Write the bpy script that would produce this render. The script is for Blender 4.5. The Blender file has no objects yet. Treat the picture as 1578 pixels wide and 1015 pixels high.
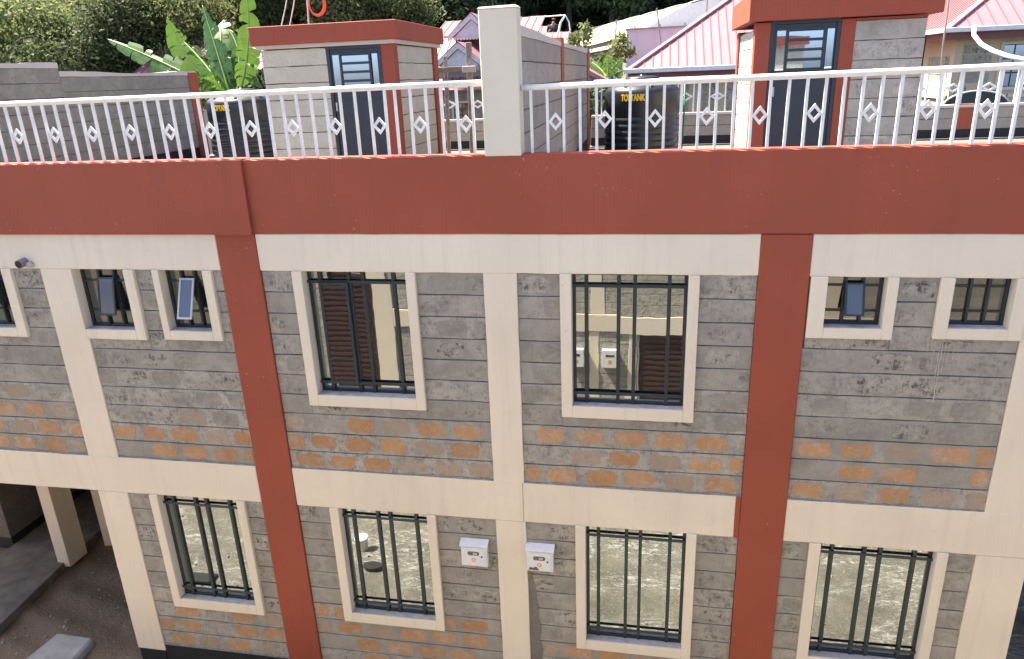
import bpy, math, random
import numpy as np
from mathutils import Vector, Matrix, noise as mn
random.seed(7)
rnd = random.random
def ru(a, b): return a + (b - a) * random.random()
R = math.radians
scene = bpy.context.scene
COL = scene.collection

# ------------------------------------------------------------------ camera
F = 1115.72
yaw, pit, rol = R(-11.157), R(19.230), R(-2.316)
fwd = Vector((math.sin(yaw) * math.cos(pit), math.cos(yaw) * math.cos(pit), -math.sin(pit)))
r0 = Vector((math.cos(yaw), -math.sin(yaw), 0)); u0 = r0.cross(fwd)
rgt = r0 * math.cos(rol) + u0 * math.sin(rol)
up = -r0 * math.sin(rol) + u0 * math.cos(rol)
CAM = Vector((0, -7, 0))          # eye level is z = 0; the yard lies at -7.6
cd = bpy.data.cameras.new('camera'); cam = bpy.data.objects.new('camera', cd); COL.objects.link(cam)
cd.sensor_width = 36; cd.lens = 36 * F / 1578; cd.clip_start = 0.05; cd.clip_end = 600
M = Matrix((rgt, up, -fwd)).transposed().to_4x4(); M.translation = CAM
cam.matrix_world = M
scene.camera = cam
def at(px, py, Y):                 # where the sight line through a photo pixel crosses the plane y = Y
    q = ((px - 789) / F, (py - 507.5) / F); d = fwd + rgt * q[0] - up * q[1]
    t = (Y + 7) / d.y
    return CAM + d * t

# ------------------------------------------------------------------ sky, sun, exposure
SUN_EL, SUN_AZ = R(60), R(-72)     # azimuth from +y towards +x
sd = Vector((math.sin(SUN_AZ) * math.cos(SUN_EL), math.cos(SUN_AZ) * math.cos(SUN_EL), math.sin(SUN_EL)))
w = bpy.data.worlds.new('World'); scene.world = w; w.use_nodes = True
nt = w.node_tree; sky = nt.nodes.new('ShaderNodeTexSky'); sky.sky_type = 'NISHITA'; sky.sun_disc = False
sky.sun_elevation = SUN_EL; sky.sun_rotation = SUN_AZ; sky.dust_density = 2.0; sky.air_density = .5; sky.ozone_density = .2
nt.links.new(sky.outputs[0], nt.nodes['Background'].inputs[0]); nt.nodes['Background'].inputs[1].default_value = 0.13
sl = bpy.data.lights.new('sun', 'SUN'); sl.energy = 5.0; sl.angle = R(0.5); sl.color = (1, 0.90, 0.76)
so = bpy.data.objects.new('sun', sl); COL.objects.link(so); so.rotation_euler = sd.to_track_quat('Z', 'Y').to_euler()
scene.view_settings.view_transform = 'Standard'; scene.view_settings.look = 'None'
scene.view_settings.gamma = 1; scene.view_settings.use_curve_mapping = False
scene.view_settings.exposure = 2.13
scene.render.engine = 'CYCLES'

# ------------------------------------------------------------------ materials
def newmat(name):
    m = bpy.data.materials.new(name); m.use_nodes = True
    return m, m.node_tree, m.node_tree.nodes['Principled BSDF']
class NB:
    def __init__(s, nt): s.t = nt
    def n(s, k, **kw):
        o = s.t.nodes.new(k)
        for a, b in kw.items(): setattr(o, a, b)
        return o
    def l(s, a, b): s.t.links.new(a, b)
    def coord(s, scale=(1, 1, 1), rot=(0, 0, 0)):
        c = s.n('ShaderNodeTexCoord'); m = s.n('ShaderNodeMapping'); m.inputs['Scale'].default_value = scale; m.inputs['Rotation'].default_value = rot
        s.l(c.outputs['Object'], m.inputs[0]); return m.outputs[0]
    def noise(s, co, scale, detail=4, rough=0.6, dist=0):
        o = s.n('ShaderNodeTexNoise'); o.inputs['Scale'].default_value = scale; o.inputs['Detail'].default_value = detail
        o.inputs['Roughness'].default_value = rough; o.inputs['Distortion'].default_value = dist
        s.l(co, o.inputs['Vector']); return o.outputs['Fac']
    def ramp(s, f, a, b, lo=0., hi=1.):
        o = s.n('ShaderNodeMapRange'); o.inputs[1].default_value = a; o.inputs[2].default_value = b; o.inputs[3].default_value = lo; o.inputs[4].default_value = hi
        s.l(f, o.inputs[0]); return o.outputs[0]
    def mix(s, f, a, b):
        o = s.n('ShaderNodeMix', data_type='RGBA')
        if isinstance(f, (int, float)): o.inputs[0].default_value = f
        else: s.l(f, o.inputs[0])
        for k, v in ((6, a), (7, b)):
            if isinstance(v, tuple): o.inputs[k].default_value = (*v, 1)
            else: s.l(v, o.inputs[k])
        return o.outputs[2]
    def mul(s, a, b):
        o = s.n('ShaderNodeMath', operation='MULTIPLY')
        for k, v in ((0, a), (1, b)):
            if isinstance(v, (int, float)): o.inputs[k].default_value = v
            else: s.l(v, o.inputs[k])
        return o.outputs[0]
    def val(s, c, f):                    # scale a colour by a factor socket
        o = s.n('ShaderNodeHueSaturation'); s.l(c, o.inputs['Color']); s.l(f, o.inputs['Value']); return o.outputs[0]
    def rnd(s): return s.n('ShaderNodeObjectInfo').outputs['Random']
    def bump(s, h, bsdf, st, dist=0.01):
        o = s.n('ShaderNodeBump'); o.inputs['Strength'].default_value = st; o.inputs['Distance'].default_value = dist
        s.l(h, o.inputs['Height']); s.l(o.outputs[0], bsdf.inputs['Normal'])
def paint(name, c, rough=0.75, var=0.10, scuff=None, grain=0.25, streak=None, speck=None):
    m, t, b = newmat(name); k = NB(t); co = k.coord()
    big = k.noise(co, 0.9, 3, .5); fine = k.noise(co, 14, 5, .65)
    col = k.mix(k.ramp(big, .3, .7), tuple(x * (1 - var) for x in c), tuple(min(1, x * (1 + var * .6)) for x in c))
    col = k.mix(k.ramp(fine, .35, .75, 0, .30), col, tuple(x * (1 - var * 1.6) for x in c))
    if scuff:
        sp = k.noise(k.coord((1, 1, 2.2)), 5, 6, .75)
        col = k.mix(k.ramp(sp, .66, .74, 0, .7), col, scuff)
    if streak:
        s2 = k.noise(k.coord((9, 9, .5)), 1.0, 4, .6)
        col = k.mix(k.ramp(s2, .52, .75, 0, .38), col, streak)
    if speck: col = k.mix(k.mul(k.ramp(k.noise(co, 34, 2, .5), .70, .76), k.ramp(k.noise(co, 1.7, 2, .5), .52, .62, 0, .8)), col, speck)
    k.l(col, b.inputs['Base Color']); b.inputs['Roughness'].default_value = rough
    k.bump(k.noise(co, 30, 5, .6), b, grain, .01)
    return m
def stone(name, c1, c2, dark, amount=.5, warm=None, obvar=.25, smear=None):
    m, t, b = newmat(name); k = NB(t); co = k.coord()
    n1 = k.noise(co, 3.2, 6, .65); n2 = k.noise(k.coord((1, 1, 1.6)), 9, 7, .7); hatch = k.noise(k.coord((38, 38, 11), (0, R(38), 0)), 1.0, 3, .6)
    col = k.mix(k.ramp(n1, .35, .65), c1, c2)
    msk = k.mul(k.ramp(n2, .46, .58), k.ramp(hatch, .36, .58))
    msk = k.mul(msk, k.ramp(k.rnd(), .15, 1, 0, amount))
    col = k.mix(msk, col, dark)
    lite = k.noise(co, 22, 6, .75)
    col = k.mix(k.ramp(lite, .60, .80, 0, .55), col, tuple(min(1, x * 1.55) for x in c1))
    col = k.mix(k.ramp(k.noise(co, 45, 3, .7), .66, .74, 0, .6), col, tuple(x * .5 for x in dark))
    if warm: col = k.mix(k.ramp(k.noise(co, 4.4, 3, .5), .52, .66, 0, .5), col, warm)
    if smear: col = k.mix(k.ramp(k.noise(k.coord((1, 1, 1.4)), 7, 7, .78, .6), .49, .60, 0, .8), col, smear)
    col = k.val(col, k.ramp(k.rnd(), 0, 1, 1 - obvar, 1 + obvar * .6))
    k.l(col, b.inputs['Base Color']); b.inputs['Roughness'].default_value = .92
    h = k.n('ShaderNodeMath', operation='ADD'); k.l(k.noise(co, 12, 6, .7), h.inputs[0]); k.l(k.mul(hatch, .35), h.inputs[1])
    k.bump(h.outputs[0], b, .75, .04)
    return m
def plain(name, c, rough=.5, metal=0., noise_s=None, var=.15):
    m, t, b = newmat(name); k = NB(t); co = k.coord()
    f = k.noise(co, noise_s or 8, 4, .6)
    k.l(k.mix(k.ramp(f, .3, .7), tuple(x * (1 - var) for x in c), tuple(min(1, x * (1 + var)) for x in c)), b.inputs['Base Color'])
    b.inputs['Roughness'].default_value = rough; b.inputs['Metallic'].default_value = metal
    return m
def glass(name, tint=(.66, .71, .72), body=(.012, .016, .018), refl=.62, rough=.015, wav=.03):
    m, t, b = newmat(name); k = NB(t)
    b.inputs['Base Color'].default_value = (*body, 1); b.inputs['Roughness'].default_value = .1
    g = k.n('ShaderNodeBsdfGlossy'); g.inputs['Color'].default_value = (*tint, 1); g.inputs['Roughness'].default_value = rough
    mx = k.n('ShaderNodeMixShader'); mx.inputs[0].default_value = refl
    bp = k.n('ShaderNodeBump'); bp.inputs['Strength'].default_value = wav; bp.inputs['Distance'].default_value = .02
    k.l(k.noise(k.coord(), 2.2, 2, .5), bp.inputs['Height']); k.l(bp.outputs[0], g.inputs['Normal'])
    k.l(b.outputs[0], mx.inputs[1]); k.l(g.outputs[0], mx.inputs[2]); k.l(mx.outputs[0], t.nodes['Material Output'].inputs[0])
    return m
CREAM = (.76, .66, .505)
RED = (.312, .063, .029)
m_cream = paint('cream_paint', CREAM, .8, .07, None, .3, (.56, .50, .40), (.40, .36, .30))
m_cream_dirty = paint('cream_paint_marked', CREAM, .8, .08, (.52, .46, .38), .35, (.55, .49, .40), (.36, .32, .27))
m_red = paint('red_oxide_paint', RED, .72, .12, None, .3, (.235, .052, .032), (.5, .30, .24))
m_pillar = paint('pillar_plaster', (.68, .62, .485), .85, .07, None, .25)
m_course = stone('grey_mortared_stone', (.43, .392, .318), (.315, .288, .238), (.15, .137, .122), .75, None, .16)
m_patch = stone('grey_stone_face', (.39, .357, .29), (.275, .25, .208), (.085, .077, .068), 1.4, None, .18, (.41, .375, .305))
m_orange = stone('orange_stone_face', (.55, .285, .12), (.43, .235, .105), (.33, .265, .20), .8, None, .16, (.41, .355, .28))
m_paleorange = stone('pale_orange_stone_face', (.43, .315, .21), (.36, .285, .21), (.26, .23, .18), .8, None, .12, (.37, .33, .26))
m_port_shaded = stone('shade_darkened_port_stone', (.15, .133, .115), (.12, .106, .094), (.07, .062, .056), .5, None, .12)  # wall stone coloured darker to stand for the car port's deep shade
m_mortar = plain('dark_joint_mortar', (.15, .135, .115), .95, 0, 12, .4)
m_fillet = plain('rough_grey_mortar', (.24, .225, .20), .95, noise_s=20, var=.35)
m_rstone = stone('roof_wall_stone', (.40, .36, .30), (.33, .295, .25), (.17, .155, .135), .6, None, .14)
m_rpatch = stone('roof_wall_stone_face', (.42, .375, .31), (.30, .27, .23), (.13, .12, .105), .8, None, .2)
m_r2stone = stone('right_stair_stone', (.52, .485, .40), (.42, .39, .325), (.24, .22, .19), .8, None, .14)
m_r2patch = stone('right_stair_stone_face', (.50, .465, .38), (.36, .335, .28), (.16, .148, .13), 1.0, None, .2, (.50, .465, .38))
m_lstone = stone('left_wall_stone', (.33, .31, .25), (.26, .245, .20), (.15, .14, .115), .7, None, .14)
m_dhstone = stone('stair_house_stone', (.60, .565, .44), (.52, .49, .38), (.38, .35, .28), .3, None, .08)
m_cope = paint('pale_coping', (.56, .50, .43), .85, .08)
m_steel = plain('dark_green_steel', (.018, .030, .034), .42, 0, 6, .2)
m_door = plain('charcoal_steel_door', (.022, .034, .045), .45)
m_white = plain('white_gloss_paint', (.74, .735, .70), .45, 0, 9, .10)
m_glass = glass('mirror_tinted_glass', refl=.5)
m_glass2 = glass('obscured_bathroom_glass', (.5, .57, .68), (.05, .062, .075), .10, .3)
m_glassd = glass('dark_bathroom_glass', (.6, .6, .58), (.012, .014, .014), .28, .04)
m_dglass = glass('sky_tinted_door_glass', (.60, .74, .92), (.03, .04, .05), .6)  # blue tint paints the sky's reflected colour into the panes
m_bitumen = plain('black_bitumen', (.012, .012, .012), .7)
m_floor = plain('dark_concrete_floor', (.155, .132, .105), .85, 0, 4, .35)  # darker concrete tone for the car port and apron slabs
m_conc = plain('grey_concrete', (.24, .23, .215), .9, 0, 5, .2)
m_roofdark = plain('roof_screed', (.13, .12, .11), .9, 0, 3, .2)
m_sill = plain('cement_sill', (.42, .40, .38), .9, 0, 12, .2)
m_tank = plain('black_plastic_tank', (.016, .020, .026), .35, 0, 5, .25)
m_yellow = plain('yellow_print', (.75, .50, .02), .5)
m_box = plain('white_powder_coat', (.70, .69, .68), .45, 0, 20, .06)
m_badge = plain('orange_badge', (.75, .30, .07), .5)
m_grime = plain('old_grime', (.12, .10, .08), .8)
m_wood = plain('weathered_timber', (.30, .26, .22), .9, 0, 9, .3)
m_pvc = plain('grey_plastic_pipe', (.20, .19, .19), .5)
m_whitepvc = plain('white_plastic_pipe', (.82, .82, .80), .4)
m_pinkroof = paint('faded_red_sheet_roof', (.30, .14, .155), .5, .08, None, .05)
m_pinkrib = plain('roof_rib_red', (.20, .075, .08), .5)
m_gutter = plain('white_gutter', (.62, .60, .60), .5)
m_fascia = plain('maroon_fascia', (.16, .05, .05), .6)
m_housec = paint('house_cream', (.50, .40, .28), .85, .06)
m_lav = paint('lavender_sheet', (.52, .475, .52), .7, .05)
m_poly = paint('greenhouse_sheet', (.44, .42, .28), .6, .06)
m_barge = plain('white_bargeboard', (.46, .43, .46), .6)
m_coil = plain('orange_hose', (.60, .12, .05), .5)
m_wire = plain('thin_wire', (.30, .27, .24), .6)
m_rebar = plain('steel_rod', (.45, .47, .44), .5)
m_louvre = plain('dark_brown_door', (.045, .018, .015), .5)
m_ventgrey = plain('grey_lilac_sheet', (.30, .27, .31), .6)
m_run = stone('dark_mortar_run', (.24, .215, .18), (.18, .162, .135), (.11, .10, .085), .6)
m_lime = plain('lime_streak', (.44, .41, .35), .9)
m_rub = plain('pale_rubble', (.30, .27, .23), .95, 0, 5, .5)
m_slat = plain('brown_slat', (.07, .03, .025), .5)
m_greenhose = plain('green_hose', (.04, .16, .07), .5)
m_skin = plain('skin', (.28, .14, .09), .6)
m_black = plain('black_cloth', (.015, .015, .02), .8)
m_hair = plain('dark_red_headwear', (.22, .03, .02), .8)

# ------------------------------------------------------------------ object helpers
def link(o, parent=None):
    COL.objects.link(o)
    if parent is not None:
        o.parent = parent
        if parent.get('_e'): o.matrix_parent_inverse = Matrix.Translation(-Vector(parent['_e']))
    return o
def tag(o, label=None, cat=None, group=None, kind=None):
    if label: o['label'] = label
    if cat: o['category'] = cat
    if group: o['group'] = group
    if kind: o['kind'] = kind
    return o
ROOTS = []
def thing(name, loc, label, cat, group=None):
    e = bpy.data.objects.new(name, None); e.location = loc; e.empty_display_size = .1
    e['_e'] = tuple(loc); COL.objects.link(e); ROOTS.append(e)
    return tag(e, label, cat, group)
class MB:
    def __init__(s): s.v = []; s.f = []
    def add(s, vs, fs):
        n = len(s.v); s.v += [tuple(v) for v in vs]; s.f += [tuple(i + n for i in f) for f in fs]; return s
    def box(s, x0, x1, y0, y1, z0, z1):
        x0, x1 = min(x0, x1), max(x0, x1); y0, y1 = min(y0, y1), max(y0, y1); z0, z1 = min(z0, z1), max(z0, z1)
        return s.add([(x0, y0, z0), (x1, y0, z0), (x1, y1, z0), (x0, y1, z0), (x0, y0, z1), (x1, y0, z1), (x1, y1, z1), (x0, y1, z1)],
                     [(0, 3, 2, 1), (4, 5, 6, 7), (0, 1, 5, 4), (1, 2, 6, 5), (2, 3, 7, 6), (3, 0, 4, 7)])
    def bar(s, p, q, wx, wy, upv=(0, 0, 1)):           # rectangular bar between two points
        p, q = Vector(p), Vector(q); d = (q - p).normalized(); u = Vector(upv)
        if abs(d.dot(u)) > .98: u = Vector((0, 1, 0))
        a = d.cross(u).normalized() * wx / 2; b = a.cross(d).normalized() * wy / 2
        return s.add([p - a - b, p + a - b, p + a + b, p - a + b, q - a - b, q + a - b, q + a + b, q - a + b],
                     [(0, 1, 2, 3), (7, 6, 5, 4), (0, 4, 5, 1), (1, 5, 6, 2), (2, 6, 7, 3), (3, 7, 4, 0)])
    def tube(s, pts, r, n=8, closed=False, cap=True):
        pts = [Vector(p) for p in pts]; rs = r if isinstance(r, (list, tuple)) else [r] * len(pts); vs = []; L = len(pts)
        ref = None
        for i, p in enumerate(pts):
            a = pts[(i - 1) % L] if (closed or i > 0) else p; c = pts[(i + 1) % L] if (closed or i < L - 1) else p
            d = (c - a).normalized()
            if ref is None: ref = Vector((0, 0, 1)) if abs(d.z) < .9 else Vector((0, 1, 0))
            e1 = (ref - d * ref.dot(d)).normalized(); ref = e1; e2 = d.cross(e1)
            for k in range(n):
                t = 2 * math.pi * k / n; vs.append(p + (e1 * math.cos(t) + e2 * math.sin(t)) * rs[i])
        fs = [];
        for i in range(L if closed else L - 1):
            j = (i + 1) % L
            for k in range(n): fs.append((i * n + k, i * n + (k + 1) % n, j * n + (k + 1) % n, j * n + k))
        if cap and not closed: fs += [tuple(range(n))[::-1], tuple((L - 1) * n + k for k in range(n))]
        return s.add(vs, fs)
    def lathe(s, prof, c, n=40):
        vs = []
        for (r, z) in prof:
            for k in range(n):
                t = 2 * math.pi * k / n; vs.append((c[0] + r * math.cos(t), c[1] + r * math.sin(t), c[2] + z))
        fs = [(i * n + k, i * n + (k + 1) % n, (i + 1) * n + (k + 1) % n, (i + 1) * n + k) for i in range(len(prof) - 1) for k in range(n)]
        fs += [tuple(range(n))[::-1], tuple((len(prof) - 1) * n + k for k in range(n))]
        return s.add(vs, fs)
    def prism(s, poly, a, b, T):                       # poly in (s, z), extruded from depth a to depth b, mapped by T(s, d, z)
        n = len(poly)
        return s.add([T(p[0], a, p[1]) for p in poly] + [T(p[0], b, p[1]) for p in poly],
                     [tuple(range(n)), tuple(range(2 * n - 1, n - 1, -1))] + [(i, i + n, (i + 1) % n + n, (i + 1) % n) for i in range(n)])
    def build(s, name, m, parent=None, bevel=0, smooth=False, kind=None, seg=1):
        me = bpy.data.meshes.new(name); me.from_pydata(s.v, [], s.f); me.validate()
        import bmesh
        bm = bmesh.new(); bm.from_mesh(me); bmesh.ops.recalc_face_normals(bm, faces=bm.faces)
        if bevel: bmesh.ops.bevel(bm, geom=[e for e in bm.edges if len(e.link_faces) == 2 and e.calc_face_angle(0) > .5], offset=bevel, segments=seg, affect='EDGES', clamp_overlap=True)
        bm.to_mesh(me); bm.free()
        if smooth: me.polygons.foreach_set('use_smooth', [True] * len(me.polygons))
        me.materials.append(m); o = bpy.data.objects.new(name, me); link(o, parent)
        if kind: o['kind'] = kind
        return o
def front(y0): return lambda s, d, z: (s, y0 - d, z)        # wall facing -y, d grows towards the viewer
def right_of(x0): return lambda s, d, z: (x0 + d, s, z)     # wall facing +x
def left_of(x0): return lambda s, d, z: (x0 - d, s, z)      # wall facing -x
def back(y0): return lambda s, d, z: (s, y0 + d, z)         # wall facing +y

def wobble(a, b, z0, z1, step=.16, j=.004):
    n = max(2, int((b - a) / step)); xs = [a + (b - a) * i / n for i in range(n + 1)]
    return [(x, z0 + ru(-j, j)) for x in xs] + [(x, z1 + ru(-j, j)) for x in reversed(xs)]
def blob(a, b, z0, z1, j=.16):
    cx, cz, hx, hz = (a + b) / 2, (z0 + z1) / 2, (b - a) / 2, (z1 - z0) / 2; out = []
    n = 18
    for i in range(n):
        t = 2 * math.pi * (i + .5) / n; c, s_ = math.cos(t), math.sin(t); e = .42
        out.append((cx + hx * math.copysign(abs(c) ** e, c) * (1 - rnd() * j), cz + hz * math.copysign(abs(s_) ** e, s_) * (1 - rnd() * j * 1.1)))
    return out
def masonry(parent, T, s0, s1, z0, z1, ch, holes=(), face=.02, mats=None, orange=0, patches=True, joints=False, pitch=.42, nb=None, vis=None):
    """backing with openings, stone courses proud of it and the faces of single stones proud of the courses"""
    mats = mats or (m_course, m_patch)
    xs = sorted({s0, s1, *[h[0] for h in holes], *[h[1] for h in holes]}); xs = [x for x in xs if s0 <= x <= s1]
    zs = sorted({z0, z1, *[h[2] for h in holes], *[h[3] for h in holes]}); zs = [z for z in zs if z0 <= z <= z1]
    b = MB()
    for i in range(len(xs) - 1):
        for k in range(len(zs) - 1):
            cx, cz = (xs[i] + xs[i + 1]) / 2, (zs[k] + zs[k + 1]) / 2
            if any(h[0] < cx < h[1] and h[2] < cz < h[3] for h in holes): continue
            b.prism([(xs[i], zs[k]), (xs[i + 1], zs[k]), (xs[i + 1], zs[k + 1]), (xs[i], zs[k + 1])], -.17, -.012, T)
    wall = b.build(nb or 'wall', m_mortar, parent)
    n = max(1, round((z1 - z0) / ch)); ch = (z1 - z0) / n; g = .006
    for c in range(n):
        a, bb = z0 + c * ch + g, z0 + (c + 1) * ch - g
        cuts = sorted([(h[0], h[1]) for h in holes if h[2] < bb - .03 and h[3] > a + .03])
        segs = []; cur = s0
        for h in cuts:
            if h[0] > cur + .03: segs.append((cur, h[0]))
            cur = max(cur, h[1])
        if cur < s1 - .03: segs.append((cur, s1))
        segs = [(p, q, a, bb) for p, q in segs]
        for h in holes:
            if h[2] < bb - .03 and h[3] > a + .03:
                if h[2] > a + .02: segs.append((h[0], h[1], a, h[2] - .002))
                if h[3] < bb - .02: segs.append((h[0], h[1], h[3] + .002, bb))
        off = ru(0, pitch); a_, bb_ = a, bb
        for (p, q, a, bb) in segs:
            dd = face * 0 + ru(-.002, .002)
            co = MB().prism(wobble(p + .001, q - .001, a, bb), -.011, .0 + dd, T).build('stone_course', mats[0], wall, bevel=.003)
            if not patches or bb - a < .09 or (vis and not vis(p, q)): continue
            x = s0 - off
            while x < q:
                u0_, u1_ = x + .022, x + pitch * ru(.86, .96)
                x += pitch
                u0_, u1_ = max(u0_, p + .012), min(u1_, q - .012)
                if u1_ - u0_ < .10: continue
                if c < orange:
                    if rnd() < .12: continue
                    mt = m_orange if rnd() < .8 else m_paleorange
                elif c == orange and orange and rnd() < .12: mt = m_paleorange
                else:
                    if rnd() < .25: continue
                    mt = mats[1]
                sh = ru(.014, .032)
                MB().prism(blob(u0_, u1_, a + sh, bb - ru(.012, .03), .22 if c < orange else .16), -.008, dd + ru(.0015, .0035), T).build('brick', mt, wall)
    return wall

# ------------------------------------------------------------------ ground, yard, hill
def hz(x, y):
    if y < 9.3: return -7.75
    base = -3.6
    if y > 17: base += (min(y, 26) - 17) * .44
    if y > 38: base += (y - 38) * .5
    return base + .5 * mn.noise(Vector((x * .08, y * .08, 0)))
def grid(name, m, x0, x1, nx, ys, fn, kind='structure'):
    vs = [(x0 + (x1 - x0) * i / nx, y, fn(x0 + (x1 - x0) * i / nx, y)) for y in ys for i in range(nx + 1)]
    fs = [(j * (nx + 1) + i, j * (nx + 1) + i + 1, (j + 1) * (nx + 1) + i + 1, (j + 1) * (nx + 1) + i) for j in range(len(ys) - 1) for i in range(nx)]
    me = bpy.data.meshes.new(name); me.from_pydata(vs, [], fs); me.materials.append(m)
    me.polygons.foreach_set('use_smooth', [True] * len(me.polygons))
    o = bpy.data.objects.new(name, me); link(o); tag(o, kind=kind); return o
def soil(name, a, b, spec, bump=.6, left_brown=None):
    m, t, bs = newmat(name); k = NB(t); co = k.coord()
    col = k.mix(k.ramp(k.noise(co, 1.3, 7, .72), .38, .62), a, b)
    big = k.ramp(k.noise(k.coord((.5, 1.2, 1), (0, 0, R(20))), 1.4, 4, .6), .46, .60)
    fine = k.ramp(k.noise(k.coord((1, 3.2, 1), (0, 0, R(28))), 6.5, 9, .8, .8), .50, .60)
    col = k.mix(k.mul(big, k.mul(fine, 1.0)), col, spec)
    col = k.mix(k.ramp(k.noise(k.coord((1, 2.5, 1), (0, 0, R(20))), 18, 5, .75), .60, .66, 0, .75), col, spec)
    col = k.mix(k.ramp(k.noise(co, 24, 5, .75), .58, .70, 0, .6), col, tuple(x * .35 for x in a))
    if left_brown:
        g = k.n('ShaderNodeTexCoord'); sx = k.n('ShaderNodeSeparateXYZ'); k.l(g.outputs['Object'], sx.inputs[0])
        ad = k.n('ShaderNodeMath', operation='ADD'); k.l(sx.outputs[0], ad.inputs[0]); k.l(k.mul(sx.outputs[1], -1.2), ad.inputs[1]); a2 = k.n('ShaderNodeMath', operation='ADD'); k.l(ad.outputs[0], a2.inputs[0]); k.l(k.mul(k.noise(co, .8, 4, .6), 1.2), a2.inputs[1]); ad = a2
        col = k.mix(k.ramp(ad.outputs[0], -6.8, -5.4, .9, 0), col, left_brown)  # blends to a browner soil at the left, towards and under the building
    k.l(col, bs.inputs['Base Color']); bs.inputs['Roughness'].default_value = .75
    k.bump(k.noise(co, 16, 7, .7), bs, bump, .05)
    return m
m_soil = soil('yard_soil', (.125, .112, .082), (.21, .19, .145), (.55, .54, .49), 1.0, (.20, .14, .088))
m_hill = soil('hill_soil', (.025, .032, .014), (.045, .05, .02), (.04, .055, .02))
ys = [-45, -30, -20, -12, -9, 9, 9.29, 9.3] + [10 + i for i in range(0, 70, 2)] + [90, 120, 160]
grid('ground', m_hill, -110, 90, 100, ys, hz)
def yz(x, y):
    z = -7.6 + .05 * mn.noise(Vector((x * .7, y * .7, 3))) + .022 * mn.noise(Vector((x * 2.6 + y, y * 5.2, 1)))
    z += .02 * mn.noise(Vector((x * 8, y * 11, 5))) + .03 * max(0, mn.noise(Vector((x * 3, y * 5, 8))))
    d = x * .35 + y * .94 + .4 * mn.noise(Vector((x * .3, y * .3, 9)))       # tyre ruts
    z += .05 * math.sin(d * 9) * max(0, mn.noise(Vector((x * .25, y * .4, 7))) + .35)
    return z
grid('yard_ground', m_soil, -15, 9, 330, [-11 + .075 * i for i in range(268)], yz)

# ------------------------------------------------------------------ the apartment building
XL, XR = -12.6, 7.6
B = thing('apartment_building', (-2.5, 4, -7.55), 'two storey block with grey stone panels, cream beams and red columns', 'building')
def bpart(name, m, x0, x1, y0, y1, z0, z1, bevel=.006, par=None, label=None):
    if name == 'beam': o = MB().prism(wobble(x0, x1, z0, z1, .22, .0028), 0, y0 - y1, front(y0)).build(name, m, par or B, bevel=bevel)
    elif name == 'column' and y0 < .1: o = MB().prism([(b_, a_) for a_, b_ in wobble(z0, z1, x0, x1, .22, .0028)], 0, y0 - y1, front(y0)).build(name, m, par or B, bevel=bevel)
    else: o = MB().box(x0, x1, y0, y1, z0, z1).build(name, m, par or B, bevel=bevel)
    if label: o['label'] = label
    return o
Z1, Z2, Z3, Z4, ZB = -1.477, -1.885, -4.325, -4.83, -7.37
# parapet: the left length stands a little proud of the right one
def wav_top(x0, x1, yf, yb, zb, zt, name, m):
    n = int((x1 - x0) / .12); b = MB()
    xs = [x0 + (x1 - x0) * i / n for i in range(n + 1)]
    for i, x in enumerate(xs):
        j = .009 * mn.noise(Vector((x * 1.7, 3, 1))) + .004 * mn.noise(Vector((x * 7, 3, 1))); k = .012 + .014 * mn.noise(Vector((x * 2.3, 8, 1)))
        b.v += [(x, yf, zb), (x, yf, zt - .012 + j), (x, yf + .012 + k, zt + j * .5), (x, yb, zt + .003 * mn.noise(Vector((x * 2, 0, 0)))), (x, yb, zb)]
    for i in range(n):
        for q in range(4): b.f.append((i * 5 + q, i * 5 + q + 1, i * 5 + q + 6, i * 5 + q + 5))
        b.f.append((i * 5 + 4, i * 5, i * 5 + 5, i * 5 + 9))
    b.f += [(0, 1, 2, 3, 4), tuple(n * 5 + q for q in (4, 3, 2, 1, 0))]
    return b.build(name, m, B)
wav_top(XL, -4.56, -.045, .16, Z1, -.695, 'parapet', m_red)
wav_top(-4.56, -4.14, -.052, .16, Z1 - .004, -.693, 'parapet', m_red)
wav_top(-4.138, XR, -.012, .16, Z1 + .004, -.70, 'parapet', m_red)
# beams between the columns, upper and lower
RED_C = [(-4.605, -4.14), (1.04, 1.497)]
for (a, b) in ((XL, -4.61), (-4.137, 1.037), (1.50, XR)):
    bpart('beam', m_cream, a, b, .0, .28, Z2, Z1 - .002)
for i, (a, b) in enumerate(((XL, -4.61), (-4.137, -1.335), (-1.333, .985), (1.50, XR))):
    bpart('beam', m_cream_dirty if i in (1, 2) else m_cream, a, b, 0 if i != 2 else .006, .28, Z4 - (.005 if i == 2 else 0), Z3 + (.004 if i % 2 else 0))
bpart('column', m_red, RED_C[0][0], RED_C[0][1], -.006, .3, ZB, Z1 - .003)
bpart('column', m_red, RED_C[1][0], RED_C[1][1], -.006, .3, ZB, Z1 - .003)
bpart('column', m_red, .987, 1.037, -.004, .28, Z4 - .004, Z3 + .003)
CU = [(-12.6, -12.2), (-6.915, -6.485), (-1.663, -1.312), (3.395, 3.885), (7.2, 7.6)]
for (a, b) in CU:
    bpart('column', m_cream, a, b, .003, .3, Z3 - .002, Z2 + .002)
    o = bpart('column', m_cream_dirty, a, b, .003, .3, ZB, Z4 - .001)
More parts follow.
